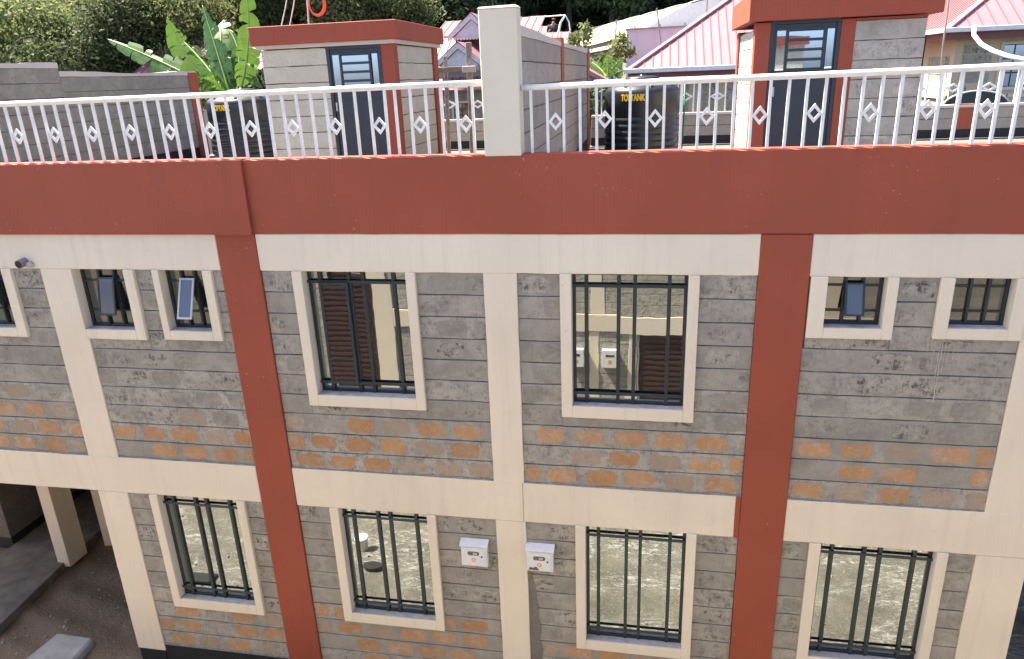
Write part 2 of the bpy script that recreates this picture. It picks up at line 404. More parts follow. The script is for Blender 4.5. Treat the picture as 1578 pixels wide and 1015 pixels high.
# windows ---------------------------------------------------------
def surround(W, x0, x1, z0, z1, o, top=True, m=m_cream):
    """cream plaster band round an opening; (x0..x1, z0..z1) is the opening"""
    yf, yb = -.022, .15
    b = MB().box(x0 - o[0], x0, yf, yb, z0 - o[1], z1).box(x1, x1 + o[2], yf, yb, z0 - o[1], z1).box(x0, x1, yf, yb, z0 - o[1], z0)
    return b.build('surround', m, W, bevel=.005)
def big_window(x0, x1, z0, z1, open_sash=False):
    yg = .125 if open_sash else .105
    W = MB().box(x0 + .002, x1 - .002, yg - .015, yg + .02, z0 + .001, z0 + .035).box(x0 + .002, x1 - .002, yg - .015, yg + .02, z1 - .03, z1 - .001) \
            .box(x0 + .002, x0 + .035, yg - .014, yg + .02, z0 + .035, z1 - .03).box(x1 - .035, x1 - .002, yg - .014, yg + .02, z0 + .035, z1 - .03).build('window', m_steel, B, bevel=.003)
    surround(W, x0, x1, z0, z1, (.115, .135, .105))
    MB().box(x0, x1, .0, yg - .016, z0 - .004, z0 + .004).build('sill', m_sill, W)
    w_, h_ = x1 - x0, z1 - z0
    vx = [.125, .41, .55, .845]; hzz = [.095, .915]
    for v in vx:
        x = x0 + w_ * v
        MB().box(x - .0185, x + .0185, yg - .031, yg - .0015, z0 + .005, z1 - .004).build('bar', m_steel, W, bevel=.003)
    for v in hzz:
        z = z1 - h_ * v
        MB().box(x0 + .004, x1 - .004, yg - .044, yg - .0315, z - .017, z + .017).build('bar', m_steel, W, bevel=.003)
    # panes sit between the mullions at slightly different angles, as glazed
    edges = [x0 + .035] + [x0 + w_ * v for v in vx] + [x1 - .035]
    zt = [z0 + .035, z1 - h_ * hzz[1], z1 - h_ * hzz[0], z1 - .03]
    for i in range(len(edges) - 1):
        for k in range(3):
            if open_sash and i == 1 and k == 1: continue
            tx, tz = ru(-.0035, .0035), ru(-.003, .003)
            a, b, c, d = edges[i], edges[i + 1], zt[k], zt[k + 1]
            P = lambda x, z, e: (x, yg + e + tx * (x - a) + tz * (z - c), z)
            MB().add([P(a, c, 0), P(b, c, 0), P(b, d, 0), P(a, d, 0), P(a, c, .006), P(b, c, .006), P(b, d, .006), P(a, d, .006)],
                     [(0, 1, 2, 3), (7, 6, 5, 4), (0, 4, 5, 1), (1, 5, 6, 2), (2, 6, 7, 3), (3, 7, 4, 0)]).build('pane', m_glass, W)
    if open_sash:
        # a side hung leaf standing a little open towards the viewer
        a, b, c, d = edges[1], edges[2], zt[1], zt[2]; L = b - a; an = R(.6)
        def S(u, e, z): return (b - u * math.cos(an) + e * math.sin(an) * -1, yg - .070 - u * math.sin(an) - e * math.cos(an) * 0 + e, z)
        fr = MB()
        for (u0_, u1_, za, zb) in ((0, .028, c, d), (L - .028, L, c, d), (.028, L - .028, c, c + .028), (.028, L - .028, d - .028, d)):
            fr.add([S(u, e, z) for z in (za, zb) for (u, e) in ((u0_, 0), (u1_, 0), (u1_, .02), (u0_, .02))],
                   [(0, 1, 2, 3), (7, 6, 5, 4), (0, 4, 5, 1), (1, 5, 6, 2), (2, 6, 7, 3), (3, 7, 4, 0)])
        fr.build('sash', m_steel, W)
        MB().add([S(u, e, z) for z in (c + .028, d - .028) for (u, e) in ((.028, .008), (L - .028, .008), (L - .028, .013), (.028, .013))],
                 [(0, 1, 2, 3), (7, 6, 5, 4), (0, 4, 5, 1), (1, 5, 6, 2), (2, 6, 7, 3), (3, 7, 4, 0)]).build('pane', m_glass, W)
    return W
def small_window(x0, x1, z0, z1, o, vent=1, vx=(.36, .66)):
    yg = .125
    W = MB().box(x0 + .002, x1 - .002, yg - .02, yg + .02, z0 + .001, z0 + .03).box(x0 + .002, x1 - .002, yg - .02, yg + .02, z1 - .025, z1 - .001) \
            .box(x0 + .002, x0 + .03, yg - .019, yg + .02, z0 + .03, z1 - .025).box(x1 - .03, x1 - .002, yg - .019, yg + .02, z0 + .03, z1 - .025).build('window', m_steel, B, bevel=.002)
    surround(W, x0, x1, z0, z1, o)
    MB().box(x0, x1, .0, yg - .021, z0 - .003, z0 + .004).build('sill', m_sill, W)
    w_, h_ = x1 - x0, z1 - z0
    for v in vx:
        x = x0 + w_ * v; MB().box(x - .012, x + .012, yg - .03, yg - .002, z0 + .03, z1 - .025).build('bar', m_steel, W)
    for v in (.22, .72):
        z = z1 - h_ * v; MB().box(x0 + .03, x1 - .03, yg - .012, yg - .001, z - .011, z + .011).build('bar', m_steel, W)
    ed = [x0 + .03, x0 + w_ * vx[0], x0 + w_ * vx[1], x1 - .03]
    for i in range(3): MB().box(ed[i], ed[i + 1], yg, yg + .006, z0 + .03, z1 - .025).build('pane', m_glassd, W)
    if vent:
        a, b = ed[1] - .01, ed[2] + .01; zt, zb = z1 - h_ * .16, z1 - h_ * .76; k = .09 * vent
        y1 = yg - .035
        def q(x, t, e): return (x, y1 - k * t - e, zt + (zb - zt) * t + e * .2)
        fr = MB()
        for (xa, xb, ta, tb) in ((a, a + .02, 0, 1), (b - .02, b, 0, 1), (a + .02, b - .02, 0, .05), (a + .02, b - .02, .95, 1)):
            fr.add([q(x, t, e) for t in (ta, tb) for (x, e) in ((xa, 0), (xb, 0), (xb, .015), (xa, .015))],
                   [(0, 1, 2, 3), (7, 6, 5, 4), (0, 4, 5, 1), (1, 5, 6, 2), (2, 6, 7, 3), (3, 7, 4, 0)])
        fr.build('sash', m_rebar if vent > 1 else m_steel, W)
        MB().add([q(x, t, e) for t in (.05, .95) for (x, e) in ((a + .02, .004), (b - .02, .004), (b - .02, .01), (a + .02, .01))],
                 [(0, 1, 2, 3), (7, 6, 5, 4), (0, 4, 5, 1), (1, 5, 6, 2), (2, 6, 7, 3), (3, 7, 4, 0)]).build('pane', m_glass2, W)
    return W
BW = [  # opening x0, x1, z0, z1
    (-3.655, -2.49, -3.33, Z2, 1), (-.755, .393, -3.33, Z2, 0), (-6.045, -4.945, -6.42, Z4, 0), (-3.6, -2.49, -6.37, Z4, 0), (-.625, .490, -6.42, Z4, 0), (1.885, 3.025, -6.33, Z4, 0)]
for (a, b, c, d, s) in BW: big_window(a, b, c, d, bool(s))
SW = [(-8.10, -7.43, -2.62, Z2, (.1, .11, .13), 1.3), (-6.485, -5.82, -2.61, Z2, (.03, .115, .125), 1.0), (-5.375, -4.835, -2.60, Z2, (.085, .11, .11), 2.0),
      (1.665, 2.19, -2.39, Z2, (.15, .105, .095), 1.0), (2.757, 3.27, -2.37, Z2, (.115, .105, .12), 0)]
for (a, b, c, d, o, v) in SW: small_window(a, b, c, d, o, v)
bh = lambda l: [(a - .115, b + .105, c - .135, d) for (a, b, c, d, *_) in l]
sh_ = [(a - o[0], b + o[2], c - o[1], d) for (a, b, c, d, o, v) in SW]
# wall panels -----------------------------------------------------
FW = front(.022)
seen = lambda p, q: q > -8.4 and p < 3.45
for (a, b, lo, hi, hs, og) in (
        (-12.2, -6.915, Z3, Z2, sh_[:1], 3), (-6.485, -4.61, Z3, Z2, sh_[1:3], 2), (-4.137, -1.663, Z3, Z2, bh(BW[:1]), 3),
        (-1.312, 1.037, Z3, Z2, bh(BW[1:2]), 3), (1.50, 3.395, Z3, Z2, sh_[3:], 3), (3.885, 7.2, Z3, Z2, [], 3),
        (-6.485, -4.61, -7.26, Z4, bh(BW[2:3]), 3), (-4.137, -1.663, -7.26, Z4, bh(BW[3:4]), 4), (-1.312, 1.037, -7.26, Z4, bh(BW[4:5]), 3), (1.50, 3.395, -7.26, Z4, bh(BW[5:6]), 3)):
    hs = [(max(h[0], a), min(h[1], b), h[2], h[3]) for h in hs]
    wl = masonry(B, FW, a, b, lo, hi, .243, hs, orange=og, vis=seen)
    # sloppy mortar line where the panel meets the beam below it
    n = int((b - a) / .05); pts = [(a + (b - a) * i / n, lo + .012 + .022 * max(0, mn.noise(Vector((i * .3, lo, a))) + .2)) for i in range(n + 1)]
    MB().prism([(a, lo - .003), (b, lo - .003)] + pts[::-1], -.02, .012, FW).build('mortar_fillet', m_fillet, wl)
for (a, b) in ((-6.485, -4.61), (-4.137, -1.663), (-1.312, 1.037), (1.50, 3.395)):
    bpart('plinth', m_bitumen, a, b, .01, .25, -7.75, -7.262)
for (a, b) in RED_C + CU: bpart('plinth', m_bitumen, a + .01, b - .01, .012, .29, -7.75, ZB - .001)
# darker mortar run beside the central column and lime drips under the right bathroom window
n = 30; MB().prism([(-1.312, -7.24), (-1.312, -5.5)] + [(-1.17 + .05 * mn.noise(Vector((i * .35, 0, 0))) - .10 * (i / n) ** 3, -5.5 - 1.74 * (1 - i / n) - .0) for i in range(n, -1, -1)], .004, .0085, FW).build('mortar_run', m_run, B)
for (px0, py0, ln, wv) in ((1449, 527, .42, .004), (1453, 528, .62, .006), (1458, 528, .30, .004), (1463, 530, .22, .003), (1471, 530, .16, .004), (1441, 527, .25, .003)):
    a = at(px0, py0, .02); k_ = 14
    l = [(a.x + .010 * mn.noise(Vector((i * .5, px0, 0))) - wv * (.4 + .6 * rnd()), a.z - ln * i / k_) for i in range(k_ + 1)]
    MB().prism(l + [(x_ + wv * ru(.8, 1.8), z_) for x_, z_ in reversed(l)], .004, .0075, FW).build('lime_drip', m_lime, B)
a = at(55, 417, .02); k_ = 12
l = [(a.x - .02 * i + .03 * mn.noise(Vector((i * .9, 2, 0))), a.z - .022 * i) for i in range(k_)]
MB().prism(l + [(x_ + .006, z_) for x_, z_ in reversed(l)], .004, .0065, FW).build('crack', m_mortar, B)
for x_ in (-1.93, -1.15): MB().tube([(x_, .012, -5.45), (x_ + .003, .012, -5.52)], .012, 8).build('conduit_stub', m_pvc, B)
# body behind the front: sides, floors, ceilings, open car ports at both ends
bpart('floor_slab', m_conc, XL, XR, .285, 8.6, Z4 + .02, Z4 + .17)
bpart('roof_slab', m_roofdark, XL, XR, .162, 8.6, -1.58, -1.42)
for (a, b) in ((XL, XL + .2), (XR - .2, XR)): bpart('side_wall', m_course, a, b, .29, 8.4, Z4 + .18, -1.59)
bpart('rear_wall', m_course, XL, XR, 8.4, 8.6, -7.7, -1.6)
bpart('inner_wall', m_port_shaded, -6.9, -6.7, .31, 8.3, -7.7, Z4 + .01)
bpart('inner_wall', m_course, 3.7, 3.88, .31, 8.3, -7.7, Z4 + .01)
for (a, b) in ((-4.55, -4.5), (-1.5, -1.45), (1.2, 1.25)): bpart('inner_wall', m_course, a, b, .32, 8.3, -7.6, -1.6)
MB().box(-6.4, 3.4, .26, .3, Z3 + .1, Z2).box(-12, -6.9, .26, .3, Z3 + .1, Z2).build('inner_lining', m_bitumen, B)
# car port at the left: its stone wall, columns and raised slab
masonry(B, right_of(-10.95), 2.04, 8.3, -7.35, Z4, .243, mats=(m_port_shaded, m_port_shaded), patches=False)
masonry(B, front(2.04), -12.3, -10.96, -7.35, Z4, .243, mats=(m_port_shaded, m_port_shaded), patches=False)
bpart('plinth', m_bitumen, -12.3, -10.955, 2.05, 2.2, -7.7, -7.36); bpart('plinth', m_bitumen, -11.1, -10.955, 2.21, 8.3, -7.7, -7.36)
bpart('column', m_cream, -9.72, -9.49, 1.68, 2.08, -7.55, Z4 + .01)
bpart('column', m_cream, -9.38, -9.02, 2.35, 2.7, -7.6, Z4 + .01)
bpart('column', m_cream, -9.75, -9.4, 4.2, 4.5, -7.6, Z4 + .01)
masonry(B, front(6.0), -10.9, -6.95, -7.5, Z4, .243, mats=(m_port_shaded, m_port_shaded), patches=False)
MB().prism([(-10.92, .35), (-9.42, .02), (-9.50, .8), (-9.60, 1.7), (-9.70, 3.2), (-9.75, 6.0), (-10.92, 6.0)], -7.62, -7.47, lambda s, d, z: (s, z, d)).build('car_port_slab', m_floor, B, bevel=.01)
MB().prism([(-12.6, -3), (-9.0, -3), (-9.27, -.9), (-9.42, .0), (-10.92, .33), (-12.6, .33)], -7.62, -7.472, lambda s, d, z: (s, z, d)).build('apron_slab', m_floor, B, bevel=.01)
# overflow pipe through the top beam
p = at(42, 401, -.12)
pp = MB().tube([(-7.08, .02, -1.80), (-7.08, -.10, -1.812)], .05, 16).build('overflow_pipe', m_pvc, B, smooth=False)
MB().tube([(-7.08, -.098, -1.812), (-7.08, -.103, -1.8122)], .042, 16).build('pipe_mouth', m_bitumen, pp)
MB().tube([(-7.0, -.002, -1.83), (-7.0, -.05, -1.83)], .035, 10).build('pipe_bracket', m_sill, pp)
# cover slab in the yard
M_ = MB().prism([(-8.55, -.75), (-7.75, -.75), (-7.80, .18), (-8.42, .20)], -7.62, -7.46, lambda s, d, z: (s, z, d)).build('manhole_cover', m_conc, None, bevel=.03)
m_cover = plain('pale_cement_cover', (.34, .33, .31), .8, 0, 6, .2); M_.data.materials[0] = m_cover
tag(M_, 'pale square concrete cover on the mud by the left ground floor column', 'manhole cover')

def ell(cx, cy, a, b, n=22): return [(cx + a * math.cos(2 * math.pi * i / n) * ru(.93, 1.05), cy + b * math.sin(2 * math.pi * i / n)) for i in range(n)]
o = MB().prism(ell(-4.35, -2.18, .17, .10), -7.59, -7.535, lambda s, d, z: (s, z, d)).build('rubber_lid', m_bitumen, None, bevel=.01); tag(o, 'black round lid on the yard mirrored in the second ground floor window', 'lid')
t = thing('bucket', (-4.70, -2.62, -7.6), 'white bucket on the yard mirrored in the second ground floor window', 'bucket')
MB().lathe([(.085, 0), (.11, .22), (.115, .225), (.115, .24), (.10, .24), (.095, .05), (.01, .05)], (-4.70, -2.62, -7.58), 24).build('pail', m_white, t, smooth=True)
MB().tube([(-4.70 + .115 * math.cos(a), -2.62, -7.36 + .09 * math.sin(a)) for a in [math.pi * i / 10 for i in range(11)]], .004, 5).build('handle', m_rebar, t)
o = MB().box(-7.35, -6.85, -1.62, -1.42, -7.62, -7.52).build('drain_cover', m_bitumen, None, bevel=.01); tag(o, 'dark drain cover on the yard mirrored in the leftmost ground floor window', 'drain cover')
rb = MB()
for i in range(900):
    x_ = -9.3 + 3.2 * rnd() if i < 620 else ru(-9, 4); y_ = ru(-1.5, 3.6) if i < 620 else ru(-5, -1); r_ = .008 + .035 * rnd() ** 3; z_ = yz(x_, y_) + r_ * .2
    if x_ < -9.2 + (y_ * -.05): continue
    vs = [Vector((ru(-1, 1), ru(-1, 1), ru(-1, 1))).normalized() * r_ * ru(.7, 1.2) for _ in range(0)]
    a_ = ru(0, 6.28)
    rb.add([(x_ + r_ * math.cos(a_ + q * 1.57) * ru(.7, 1.3), y_ + r_ * math.sin(a_ + q * 1.57) * ru(.7, 1.3), z_ - r_ * .6) for q in range(4)] + [(x_ + .6 * r_ * math.cos(a_ + .4 + q * 1.57), y_ + .6 * r_ * math.sin(a_ + .4 + q * 1.57), z_ + r_ * ru(.3, .7)) for q in range(4)],
           [(0, 3, 2, 1), (4, 5, 6, 7), (0, 1, 5, 4), (1, 2, 6, 5), (2, 3, 7, 6), (3, 0, 4, 7)])
o = rb.build('rubble', m_rub, None); tag(o, 'small pale stones and mortar crumbs scattered over the mud', 'rubble', kind='stuff')
# ------------------------------------------------------------------ meter boxes on the ground floor wall
def meter_box(x0, x1, z0, z1, label, wear):
    t = thing('meter_box', ((x0 + x1) / 2, 0, z0), label, 'meter box', 'white meter boxes on the ground floor wall')
    MB().box(x0, x1, -.062, .022, z0, z1 - .03).build('case', m_box, t, bevel=.006)
    MB().add([(x0 - .012, -.078, z1 - .045), (x1 + .012, -.078, z1 - .045), (x1 + .012, .022, z1), (x0 - .012, .022, z1),
              (x0 - .012, -.078, z1 - .03), (x1 + .012, -.078, z1 - .03), (x1 + .012, .022, z1 + .015), (x0 - .012, .022, z1 + .015)],
             [(0, 3, 2, 1), (4, 5, 6, 7), (0, 1, 5, 4), (1, 2, 6, 5), (2, 3, 7, 6), (3, 0, 4, 7)]).build('lid', m_box, t, bevel=.003)
    w_ = x1 - x0
    dr = MB().box(x0 + .018, x1 - .025, -.068, -.0625, z0 + .02, z1 - .055).build('door', m_box, t, bevel=.002)
    cx, cz = x0 + w_ * .48, z1 - .135; T = front(-.0682)
    pill = [(cx + math.copysign(.045, math.cos(a)) + .026 * math.cos(a), cz + .026 * math.sin(a)) for a in [2 * math.pi * (i + .5) / 20 for i in range(20)]]
    MB().prism(pill, 0, .004, T).build('reading_window', plain('meter_window', (.10, .11, .11), .25), dr)
    pill2 = [(cx + (a - cx) * .35 + .02, cz + (b - cz) * .55) for a, b in pill]
    MB().prism(pill2, .004, .0055, T).build('meter_dial', m_sill, dr)
    star = [(cx + (.030 if i % 2 else .024) * math.cos(2 * math.pi * i / 16), z1 - .225 + (.030 if i % 2 else .024) * math.sin(2 * math.pi * i / 16)) for i in range(16)]
    MB().prism(star, 0, .002, T).build('badge', m_badge, dr)
    MB().prism([(cx + .013 * math.cos(a), z1 - .225 + .013 * math.sin(a)) for a in [2 * math.pi * i / 10 for i in range(10)]], .002, .003, T).build('badge_centre', m_box, dr)
    MB().prism([(x1 - .065 + .009 * math.cos(a), z1 - .175 + .009 * math.sin(a)) for a in [2 * math.pi * i / 10 for i in range(10)]], 0, .01, T).build('lock', m_steel, dr)
    if wear: MB().prism([(x0 + .02, z0 + .022), (x0 + .15, z0 + .022), (x0 + .11, z0 + .07), (x0 + .07, z0 + .05), (x0 + .04, z0 + .06)], .0, .002, T).build('mud_splash', m_grime, dr)
meter_box(-2.09, -1.775, -5.455, -5.135, 'clean white metal meter box left of the central cream column', 0)
meter_box(-1.306, -.995, -5.45, -5.13, 'mud splashed white meter box right of the central cream column', 1)

# ------------------------------------------------------------------ roof: pillar, railings
t = thing('boundary_pillar', (-1.39, .1, -.72), 'tall cream plastered pillar between the two white roof railings', 'pillar')
MB().box(-1.572, -1.214, -.03, .17, -.715, .592).build('shaft', m_pillar, t, bevel=.008)
MB().add([(-1.576, -.034, .592), (-1.21, -.034, .592), (-1.21, .174, .592), (-1.576, .174, .592), (-1.56, -.02, .606), (-1.23, -.02, .612), (-1.23, .16, .614), (-1.56, .16, .602)],
         [(0, 3, 2, 1), (4, 5, 6, 7), (0, 1, 5, 4), (1, 2, 6, 5), (2, 3, 7, 6), (3, 0, 4, 7)]).build('cap', m_cope, t)
def railing(label, xs, dia, x0, x1, zr, y=.05, zb=-.70, group='white roof railings', rr=.028):
    t = thing('roof_railing', ((x0 + x1) / 2, y, zb), label, 'railing', group)
    zf = (lambda x: zr[0] + (zr[1] - zr[0]) * (x - x0) / (x1 - x0))
    MB().tube([(x0 + (x1 - x0) * i / 10, y, zf(x0 + (x1 - x0) * i / 10) + ru(-.002, .002)) for i in range(11)], rr, 12).build('handrail', m_white, t, smooth=True)
    for x in xs:
        l = ru(-.004, .004)
        MB().bar((x + l, y + ru(-.002, .002), zb - .02), (x - l * .5, y, zf(x) - .01), .025, .025, (1, 0, 0)).build('baluster', m_white, t)
    for (a, b) in dia:
        cx, cz, hw, hh = (a + b) / 2, zb + .295 + ru(-.006, .006), (b - a) / 2 - .008, .083
        o = [(cx - hw, cz), (cx, cz - hh), (cx + hw, cz), (cx, cz + hh)]; i_ = [(cx + (p[0] - cx) * .56, cz + (p[1] - cz) * .56) for p in o]; k = MB()
        for q in range(4):
            r_ = (q + 1) % 4; k.prism([o[q], o[r_], i_[r_], i_[q]], -.009, .009, front(y))
        k.build('diamond', m_white, t)
    return t
def X0(px, py=200): return at(px, py, .05).x
# left run: bars every 0.154 m, a joint between two welded panels near the pillar
xsL = []; x = -1.685
brs = [-1.685 - .154 * i for i in range(6)]            # short panel next to the pillar
brs2 = [brs[-1] - .105 - .154 * i for i in range(60)]
brs2 = [b for b in brs2 if b > XL]
xsL = brs + brs2
diaL = [(brs[1], brs[0]), (brs[4], brs[3])] + [(brs2[1 + 3 * i], brs2[3 * i]) for i in range(len(brs2) // 3)]
railing('long white steel roof railing with diamonds left of the tall cream pillar', xsL, diaL, XL, -1.575, (-.105, -.042))
xsR = [-1.12 + .1535 * i for i in range(57)]
diaR = [(xsR[1 + 3 * i], xsR[2 + 3 * i]) for i in range(18)]
railing('white steel roof railing with diamonds right of the tall cream pillar', xsR, diaR, -1.21, XR, (-.104, -.045), zb=-.705)

# party walls -------------------------------------------------------
def party_wall(label, x, ya, yb, z0, top, posts, step=None, pat=True, mm=None):
    t = thing('party_wall', (x - .1, (ya + yb) / 2, z0), label, 'wall', 'stone party walls across the roof')
    segs = [(ya, yb, top)] if not step else [(ya, step[0], step[1]), (step[0], yb, top)]
    for (a, b, tp) in segs:
        n = 14
        masonry(t, right_of(x), a, b, z0 + .2, tp - .07, .235, mats=mm or (m_rstone, m_rpatch), patches=pat, pitch=.44)
        MB().box(x - .17, x - .015, a, b, z0, z0 + .2).build('skirting', m_bitumen, t)
        pts = [(a + (b - a) * i / n, tp - .07 + ru(-.004, .004)) for i in range(n + 1)]; pt2 = [(a + (b - a) * i / n, tp + .02 * math.cos(math.pi * 2 * i / n) + ru(-.006, .006)) for i in range(n, -1, -1)]
        MB().prism(pts + pt2, -.19, .012, right_of(x)).build('coping', m_cope, t)
    for (y, w_, zt) in posts: MB().box(x - .2, x + .016, y - w_ / 2, y + w_ / 2, z0, zt).build('post', m_red, t, bevel=.006)
party_wall('grey stone party wall with two red posts running back behind the tall cream pillar', -1.225, .175, 7.9, -1.4, .43, [(3.5, .28, .475), (7.75, .5, .45)], pat=False)
party_wall('stepped grey stone party wall with a red end post at the far left of the roof', -9.75, .5, 8.1, -1.4, .36, [(8.0, .34, .35)], step=(4.25, .49), mm=(m_lstone, m_lstone))
# back parapets with railings ------------------------------------------
def back_wall(label, x0, x1, y, z0, zt, posts):
    t = thing('roof_back_wall', ((x0 + x1) / 2, y, z0), label, 'wall', 'low stone walls along the back of the roof')
    masonry(t, front(y), x0, x1, z0 + .16, zt - .05, .22, mats=(m_rstone, m_rpatch), pitch=.44, patches=False)
    MB().box(x0, x1, y + .01, y + .17, z0, z0 + .16).build('skirting', m_bitumen, t)
    MB().box(x0, x1, y - .02, y + .19, zt - .05, zt).build('coping', m_cope, t, bevel=.01)
    for (a, b) in posts: MB().box(a, b, y - .012, y + .18, z0 + .17, zt + .01).build('post', m_red, t)
back_wall('low grey stone wall with a red post at the back of the right hand roof', -1.2, XR, 8.2, -1.4, -.80, [(5.5, 5.85)])
back_wall('low grey stone wall at the back of the left hand roof behind the timber posts', -9.7, -1.46, 8.2, -1.4, -.80, [])
xsB = [-1.0 + .30 * i for i in range(28)]
railing('distant white railing on the right back wall behind the black tank', xsB, [(xsB[1 + 2 * i], xsB[2 + 2 * i]) for i in range(13)], -1.15, XR, (-.15, -.15), y=8.3, zb=-.80, rr=.022)
xsB = [-9.4 + .30 * i for i in range(27)]
railing('distant white railing on the left back wall behind the left stair house', xsB, [(xsB[1 + 2 * i], xsB[2 + 2 * i]) for i in range(12)], -9.6, -1.5, (-.15, -.15), y=8.3, zb=-.80, rr=.022)

# stair houses ----------------------------------------------------------
def steel_door(par, x0, x1, z0, z1, y):
    D = MB().box(x0 + .045, x1 - .045, y, y + .03, z0, z1 - .045).build('door', m_door, par, bevel=.003)
    MB().box(x0, x0 + .044, y - .02, y + .05, z0, z1).box(x1 - .044, x1, y - .02, y + .05, z0, z1).box(x0 + .044, x1 - .044, y - .02, y + .05, z1 - .044, z1).build('door_frame', m_door, D)
    w_ = x1 - x0
    top, bot = z1 - .12, z1 - .60
    xs = [x0 + w_ * v for v in (.12, .21, .27, .76, .82, .92)]
    pn = [(xs[0] - .02, xs[1] + .01, bot, top), (xs[4], xs[5], bot, top)]
    h = (top - bot) / 4
    for k in range(4): pn.append((xs[2], xs[3], bot + k * h + .02, bot + (k + 1) * h - .015))
    for (a, b, c, d) in pn: MB().box(a, b, y - .006, y + .001, c, d).build('pane', m_dglass, D)
    for v in (bot, top): MB().box(xs[0] - .04, xs[5] + .02, y - .022, y - .001, v - .015 if v == bot else v, v if v == bot else v + .02).build('rail', m_door, D)
    for xa in (xs[1] + .012, xs[3] + .002): MB().box(xa, xa + .03, y - .024, y - .001, bot, top).build('rail', m_door, D)
    for k in range(1, 4): MB().box(xs[2] - .02, xs[3], y - .02, y - .001, bot + k * h - .013, bot + k * h + .018).build('rail', m_door, D)
    MB().box(xs[0], xs[5], y - .012, y - .001, z0 + .15, z0 + .17).box(xs[0], xs[5], y - .012, y - .001, z1 - .72, z1 - .70).build('rail', m_door, D)
    MB().bar((x0 + .08, y - .03, z0 + 1.0), (x0 + .08, y - .03, z0 + 1.12), .02, .03).build('handle', m_rebar, D)
# left one
DH = thing('stair_house', (-4.7, 4.6, -1.4), 'left grey stone stair house with a red roof band and charcoal door', 'stair house', 'stair houses on the roof')
m_dhs = (m_dhstone, m_dhstone)
Y = 3.5
masonry(DH, front(Y), -5.65, -3.62, -1.38, .50, .232, holes=[(-4.64, -3.62, -1.38, .50)], mats=m_dhs, patches=False)
masonry(DH, right_of(-3.63), Y + .17, 5.45, -1.2, .50, .232, mats=m_dhs, patches=False)
MB().box(-3.80, -3.612, Y - .012, Y + .165, -1.4, .51).build('column', m_red, DH, bevel=.005)
MB().box(-3.83, -3.60, 5.46, 5.72, -1.4, .52).build('column', m_red, DH, bevel=.005)
MB().box(-3.8, -3.635, Y + .17, 5.45, -1.4, -1.21).build('skirting', m_bitumen, DH)
MB().box(-5.65, -3.83, 5.46, 5.6, -1.4, .50).box(-5.65, -5.5, Y + .17, 5.45, -1.4, .5).build('rear_wall', m_dhstone, DH)
steel_door(DH, -4.635, -3.806, -1.38, .51, Y + .02)
MB().box(-5.75, -3.52, Y - .10, 5.85, .565, .815).build('roof_band', m_red, DH, bevel=.006)
MB().box(-5.70, -3.57, Y - .05, 5.80, .51, .563).build('soffit', m_cope, DH)
# right one
DH2 = thing('stair_house', (2.4, 4.6, -1.4), 'right blotchy stone stair house with red posts and a charcoal door', 'stair house', 'stair houses on the roof')
masonry(DH2, front(Y), 2.50, 3.33, -1.38, .50, .232, mats=(m_r2stone, m_r2patch), pitch=.44)
masonry(DH2, left_of(1.30), Y + .17, 5.30, -1.38, .46, .232, mats=m_dhs, patches=False)
MB().box(1.285, 1.478, Y - .012, Y + .165, -1.4, .53).build('column', m_red, DH2, bevel=.005)
MB().box(2.33, 2.498, Y - .012, Y + .165, -1.4, .53).build('column', m_red, DH2, bevel=.005)
MB().box(2.5, 3.33, Y - .008, Y + .165, .502, .53).build('lintel', m_red, DH2)
MB().box(1.27, 1.46, 5.31, 5.50, -1.4, .50).build('column', m_red, DH2, bevel=.005)
MB().box(1.47, 3.33, 5.32, 5.48, -1.4, .5).box(3.15, 3.32, Y + .17, 5.31, -1.4, .5).build('rear_wall', m_rstone, DH2)
steel_door(DH2, 1.482, 2.327, -1.38, .545, Y + .02)
MB().box(1.19, 3.47, Y - .10, 5.62, .545, .88).build('roof_band', m_red, DH2, bevel=.006)
MB().box(3.335, 3.345, Y - .0, Y + .02, -1.4, .3).build('edge_strip', m_bitumen, DH2)

